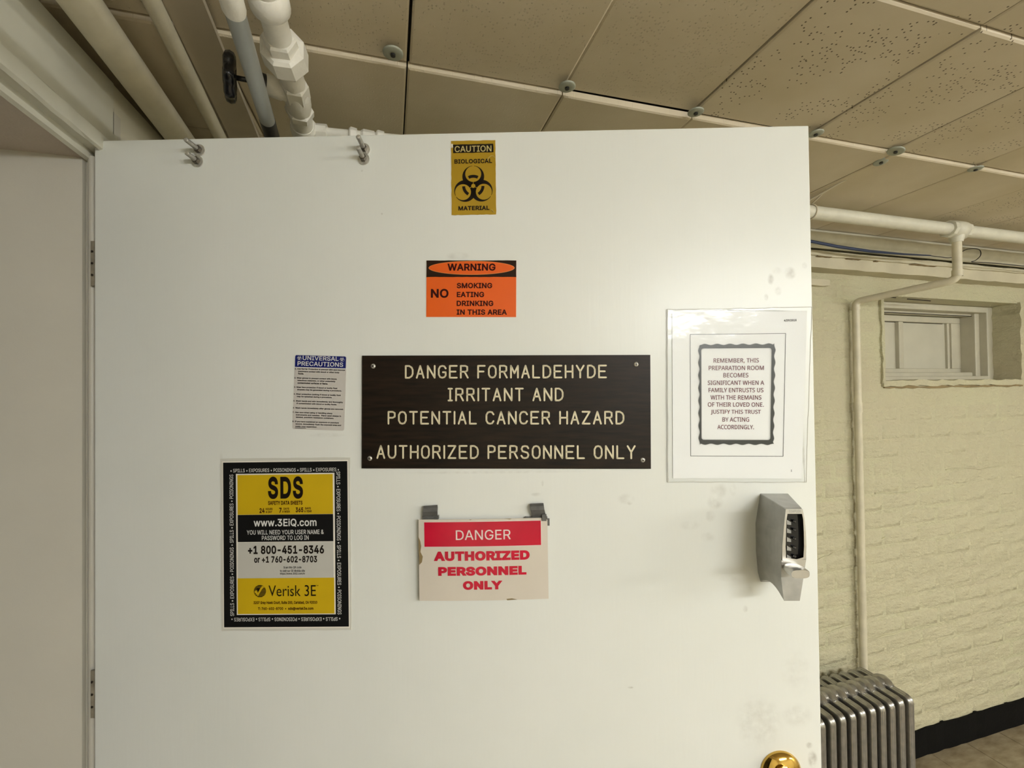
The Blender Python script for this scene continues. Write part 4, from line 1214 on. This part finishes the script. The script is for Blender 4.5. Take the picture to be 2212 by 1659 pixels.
for k in range(5):
    a_ = 2 * math.pi * k / 5; cdir = sv * math.cos(a_) + tv * math.sin(a_); hw.tube([w1, w1 + cdir * .025], .0075, 8)
hw.tube([w1 - ax * .009, w1 + ax * .010], .012, 12)
hwo = hw.build('handwheel', 'blackpaint', vp); hwo['label'] = 'black scalloped valve handwheel'
# elbow and the branch running right behind the door
el0 = VP(*at(268)); el1 = VP(*at(284)); 
e2 = onZ(690, 286, ZV) - Vector(vp.location); e3 = onZ(900, 306, ZV) - Vector(vp.location)
MB().tube([el0] + arc(el1, el0, e2, .012, 6) + [el1.lerp(e2, .75)], [.021, .024, .025, .026, .026, .025, .024, .022, .018], 20).build('elbow', 'pipewhite', vp)
MB().tube([el1.lerp(e2, .6), e2.lerp(e3, .08)], .016, 8, False).build('hex_collar', 'pipewhite', vp)
MB().cyl(e2, e3 + (e3 - e2) * 1.5, .010, 18).build('branch_pipe', 'pipewhite', vp)
for f0, f1, r_ in ((.30, .38, .0165), (.42, .56, .0145), (.575, .66, .0155)):
    p0, p1_ = e2.lerp(e3, f0), e2.lerp(e3, f1)
    bevel(MB().tube([p0, p0.lerp(p1_, .2), p1_], [r_ * .8, r_, r_ * .85], 7, False).build('clamp_lug', 'pipewhite', vp), .002)

# ------------------------------------------------------------------ pipes right
hp1 = onZ(1760, 455, 2.150); hp2 = onZ(2170, 518, 2.150)
PY, PZ = 1.09, 2.150
rp = empty('heating_pipe', (1.95, PY, PZ)); tag(rp, 'long cream painted pipe hung below ceiling right of the door', 'pipe')
MB().cyl((-1.3, .0, 0), (2.24, .0, 0), .0205, 24).build('pipe_length', 'pipe', rp)
MB().tube([(-.03, 0, 0), (-.022, 0, 0), (.026, 0, 0), (.034, 0, 0)], [.021, .030, .030, .021], 20).build('tee_fitting', 'pipe', rp)
MB().tube([(-.046, 0, 0), (-.03, 0, 0)], .029, 9, False).build('collar', 'pipe', rp); MB().tube([(.030, 0, 0), (.044, 0, 0)], .028, 9, False).build('collar', 'pipe', rp)
MB().tube([(0, 0, .0), (0, 0, -.03), (0, 0, -.045)], [.022, .021, .017], 14).build('tee_outlet', 'pipe', rp)
xg = 1.848; yg = 1.372; ze = 2.150 - .178 - .0
c_ = Vector((0, 0, -.178)); w_ = Vector((xg - 1.95, yg - PY, -.205)); f_ = Vector((xg - 1.95, yg - PY, -1.7))
path = [Vector((0, 0, -.03))] + arc(c_, (0, 0, 0), w_, .028) + arc(w_, c_, f_, .022) + [Vector((xg - 1.95, yg - PY, -1.95))]
MB().tube(path, .0135, 18).build('drop_pipe', 'pipecream', rp)
MB().tube([c_ + Vector((0, 0, .035)), c_ + Vector((0, 0, .030)), c_ + Vector((0, 0, .012))], [.0155, .016, .0155], 18).build('drop_elbow', 'pipecream', rp)
dn = (w_ - c_).normalized()
MB().tube([w_ + Vector((0, 0, -.035)), w_ + Vector((0, 0, -.022))], .0155, 18).build('lower_elbow', 'pipecream', rp)
zc = 1.205 - PZ + .02
MB().tube([(xg - 1.95, yg - PY, -.66), (xg - 1.95, yg - PY, -.62)], .0155, 18).build('coupling', 'pipecream', rp)
# second fatter pipe against the wall
o = MB().cyl((.35, 1.302, 2.158), (XR, 1.302, 2.158), .033, 24).build('wall_pipe', 'pipe'); tag(o, 'fatter cream pipe tucked along the wall behind the hung pipe', 'pipe')
# wire hangers looped round the pipe
for (px, py, top, lab) in ((1827, 388, 0, 'painted wire hanger holding the right pipe, nearer one'), (1787, 407, 0, 'short wire pipe hanger partly hidden close to door edge')):
    tp = onZ(px, py, H - .008)
    hx = tp.x - (.012 if px > 1800 else -.02)
    lp = [Vector((hx, PY, PZ)) + Vector((0, math.sin(a_) * .0225, math.cos(a_) * .0225)) for a_ in [math.pi * 2 * k / 20 for k in range(0, 20)]]
    mbh = MB().tube([tp, tp.lerp(lp[0], .5) + Vector((.001, 0, 0)), lp[0]] , .0026, 8)
    mbh.tube(lp + [lp[0]], .0022, 8)
    o = mbh.build('wire_hanger', 'hanger'); tag(o, lab, 'hanger', 'wire pipe hangers')
    hl_ = MB().tube([tp + Vector((0, 0, .006)), tp + Vector((0, 0, .0005))], .008, 9, False).build('ceiling_hole', 'nailhead', ceil)
# cable draped along the wall pipe
yc = 1.262
pts = [onY(x, y, yc) for x, y in ((1400, 470), (1560, 492), (1755, 522), (1810, 533), (1880, 543), (1950, 549), (2010, 552))]
cb = MB().tube(pts, [.0055, .0055, .0055, .006, .0055, .004, .0025], 10)
o = cb.build('blue_cable', 'cableblue'); tag(o, 'dark blue cable sagging below the wall pipe', 'cable')
pts = [onY(x, y, yc) for x, y in ((2000, 551), (2030, 555), (2056, 556), (2085, 540), (2105, 537), (2117, 541), (2118, 552), (2108, 562), (2100, 566), (2140, 568), (2212, 575), (2320, 588), (2500, 610))]
sm = []
for i in range(len(pts) - 1):
    p0 = pts[max(i - 1, 0)]; p1_ = pts[i]; p2_ = pts[i + 1]; p3 = pts[min(i + 2, len(pts) - 1)]
    for k in range(6):
        t_ = k / 6; sm.append(.5 * ((2 * p1_) + (p2_ - p0) * t_ + (2 * p0 - 5 * p1_ + 4 * p2_ - p3) * t_ ** 2 + (3 * p1_ - p0 - 3 * p2_ + p3) * t_ ** 3))
o = MB().tube(sm, .0017, 8).build('black_wire', 'cableblack'); tag(o, 'thin black wire looping behind the pipe tee', 'wire')

# ------------------------------------------------------------------ radiator
RX, RY0, RY1, RZ0, RZ1 = 1.785, 1.155, 1.355, .06, 1.6 - 1.113
rad_ = empty('radiator', (RX, (RY0 + RY1) / 2, 0)); tag(rad_, 'silver painted cast-iron column radiator against the brick wall', 'radiator')
hd = (RY1 - RY0) / 2
def section_mesh():
    mb = MB()
    # closed loop path in (y,z), rounded
    cs = [(-hd + .012, RZ0 + .012), (hd - .012, RZ0 + .012), (hd - .012, RZ1 - .012), (-hd + .012, RZ1 - .012)]
    loop = []
    r = .016
    for k, (cy, cz) in enumerate(cs):
        sy_, sz_ = (-1 if cy < 0 else 1), (-1 if k < 2 else 1)
        a0 = [math.pi, -math.pi / 2, 0, math.pi / 2][k]
        for i in range(6):
            a_ = a0 + (math.pi / 2) * i / 5
            loop.append((cy - sy_ * r + r * math.cos(a_), cz - sz_ * r + r * math.sin(a_), a_))
    # grooved profile across x (half-width .0145), o = outward offset
    pf = [(-.0150, -.010), (-.0150, .004), (-.0125, .0085), (-.0090, .0085), (-.0072, .0062), (-.0050, .0108), (-.0018, .0120), (0, .0095), (.0018, .0120), (.0050, .0108), (.0072, .0062), (.0090, .0085), (.0125, .0085), (.0150, .004), (.0150, -.010), (0, -.013)]
    rings = []
    for (y, z, a_) in loop:
        n_y, n_z = math.cos(a_), math.sin(a_)
        rings.append([(x * .80, y + n_y * o_, z + n_z * o_) for x, o_ in pf])
    rings.append(rings[0]); mb.loft(rings, True, caps=False)
    for y in (-hd * .33, hd * .33): mb.tube([(0, y, RZ0 + .02), (0, y, RZ1 - .02)], .010, 10)
    # shoulders flaring into the hub
    for zc_, s_ in ((RZ1 - .010, 1), (RZ0 + .03, 0)):
        mb.tube([(0, -.030, zc_), (0, -.018, zc_ + .004 * s_), (0, 0, zc_ + .008 * s_), (0, .018, zc_ + .004 * s_), (0, .030, zc_)], [.013, .018, .021, .018, .013], 14)
    return mb
sec = None
for k in range(16):
    x = -.0452 * k
    if sec is None: o = section_mesh().build('section', 'radiator', rad_, (x, 0, 0)); sec = o.data
    else: link('section', sec, rad_, (x, 0, 0))
MB().tube([(.010, 0, RZ1 - .010), (.004, 0, RZ1 - .008), (-.69, 0, RZ1 - .008)], [.016, .021, .021], 18).build('upper_hub', 'radiator', rad_)
MB().tube([(.012, 0, RZ0 + .03), (.004, 0, RZ0 + .03), (-.69, 0, RZ0 + .03)], [.014, .019, .019], 18).build('lower_hub', 'radiator', rad_)
for x in (-.0, -.678):
    for y in (-hd + .02, hd - .02): MB().tube([(x, y, 0), (x, y, .02), (x, y, RZ0 + .02)], [.016, .010, .013], 12).build('leg', 'radiator', rad_)

# ------------------------------------------------------------------ ceiling lamp behind the camera
le = bpy.data.materials.new('lit diffuser'); le.use_nodes = True; nt = le.node_tree
bs = nt.nodes['Principled BSDF']; bs.inputs['Emission Color'].default_value = (*LAMP_COL, 1); bs.inputs['Emission Strength'].default_value = LAMP_EMIT
bs.inputs['Base Color'].default_value = (.8, .8, .8, 1); M['lit'] = le
for lc, lab in ((LAMP_C, 'fluorescent ceiling fixture above and behind, nearer the doorway'), (LAMP_C2, 'fluorescent ceiling fixture farther right, towards the brick wall')):
    lamp = empty('ceiling_light', lc); tag(lamp, lab, 'ceiling light', 'fluorescent ceiling fixtures')
    MB().box(-LAMP_LEN / 2, LAMP_LEN / 2, -.07, .07, .03, .09).build('housing', 'pipewhite', lamp)
    MB().box(-LAMP_LEN / 2 + .02, LAMP_LEN / 2 - .02, -.06, .06, -.035, .031).build('diffuser', 'lit', lamp)
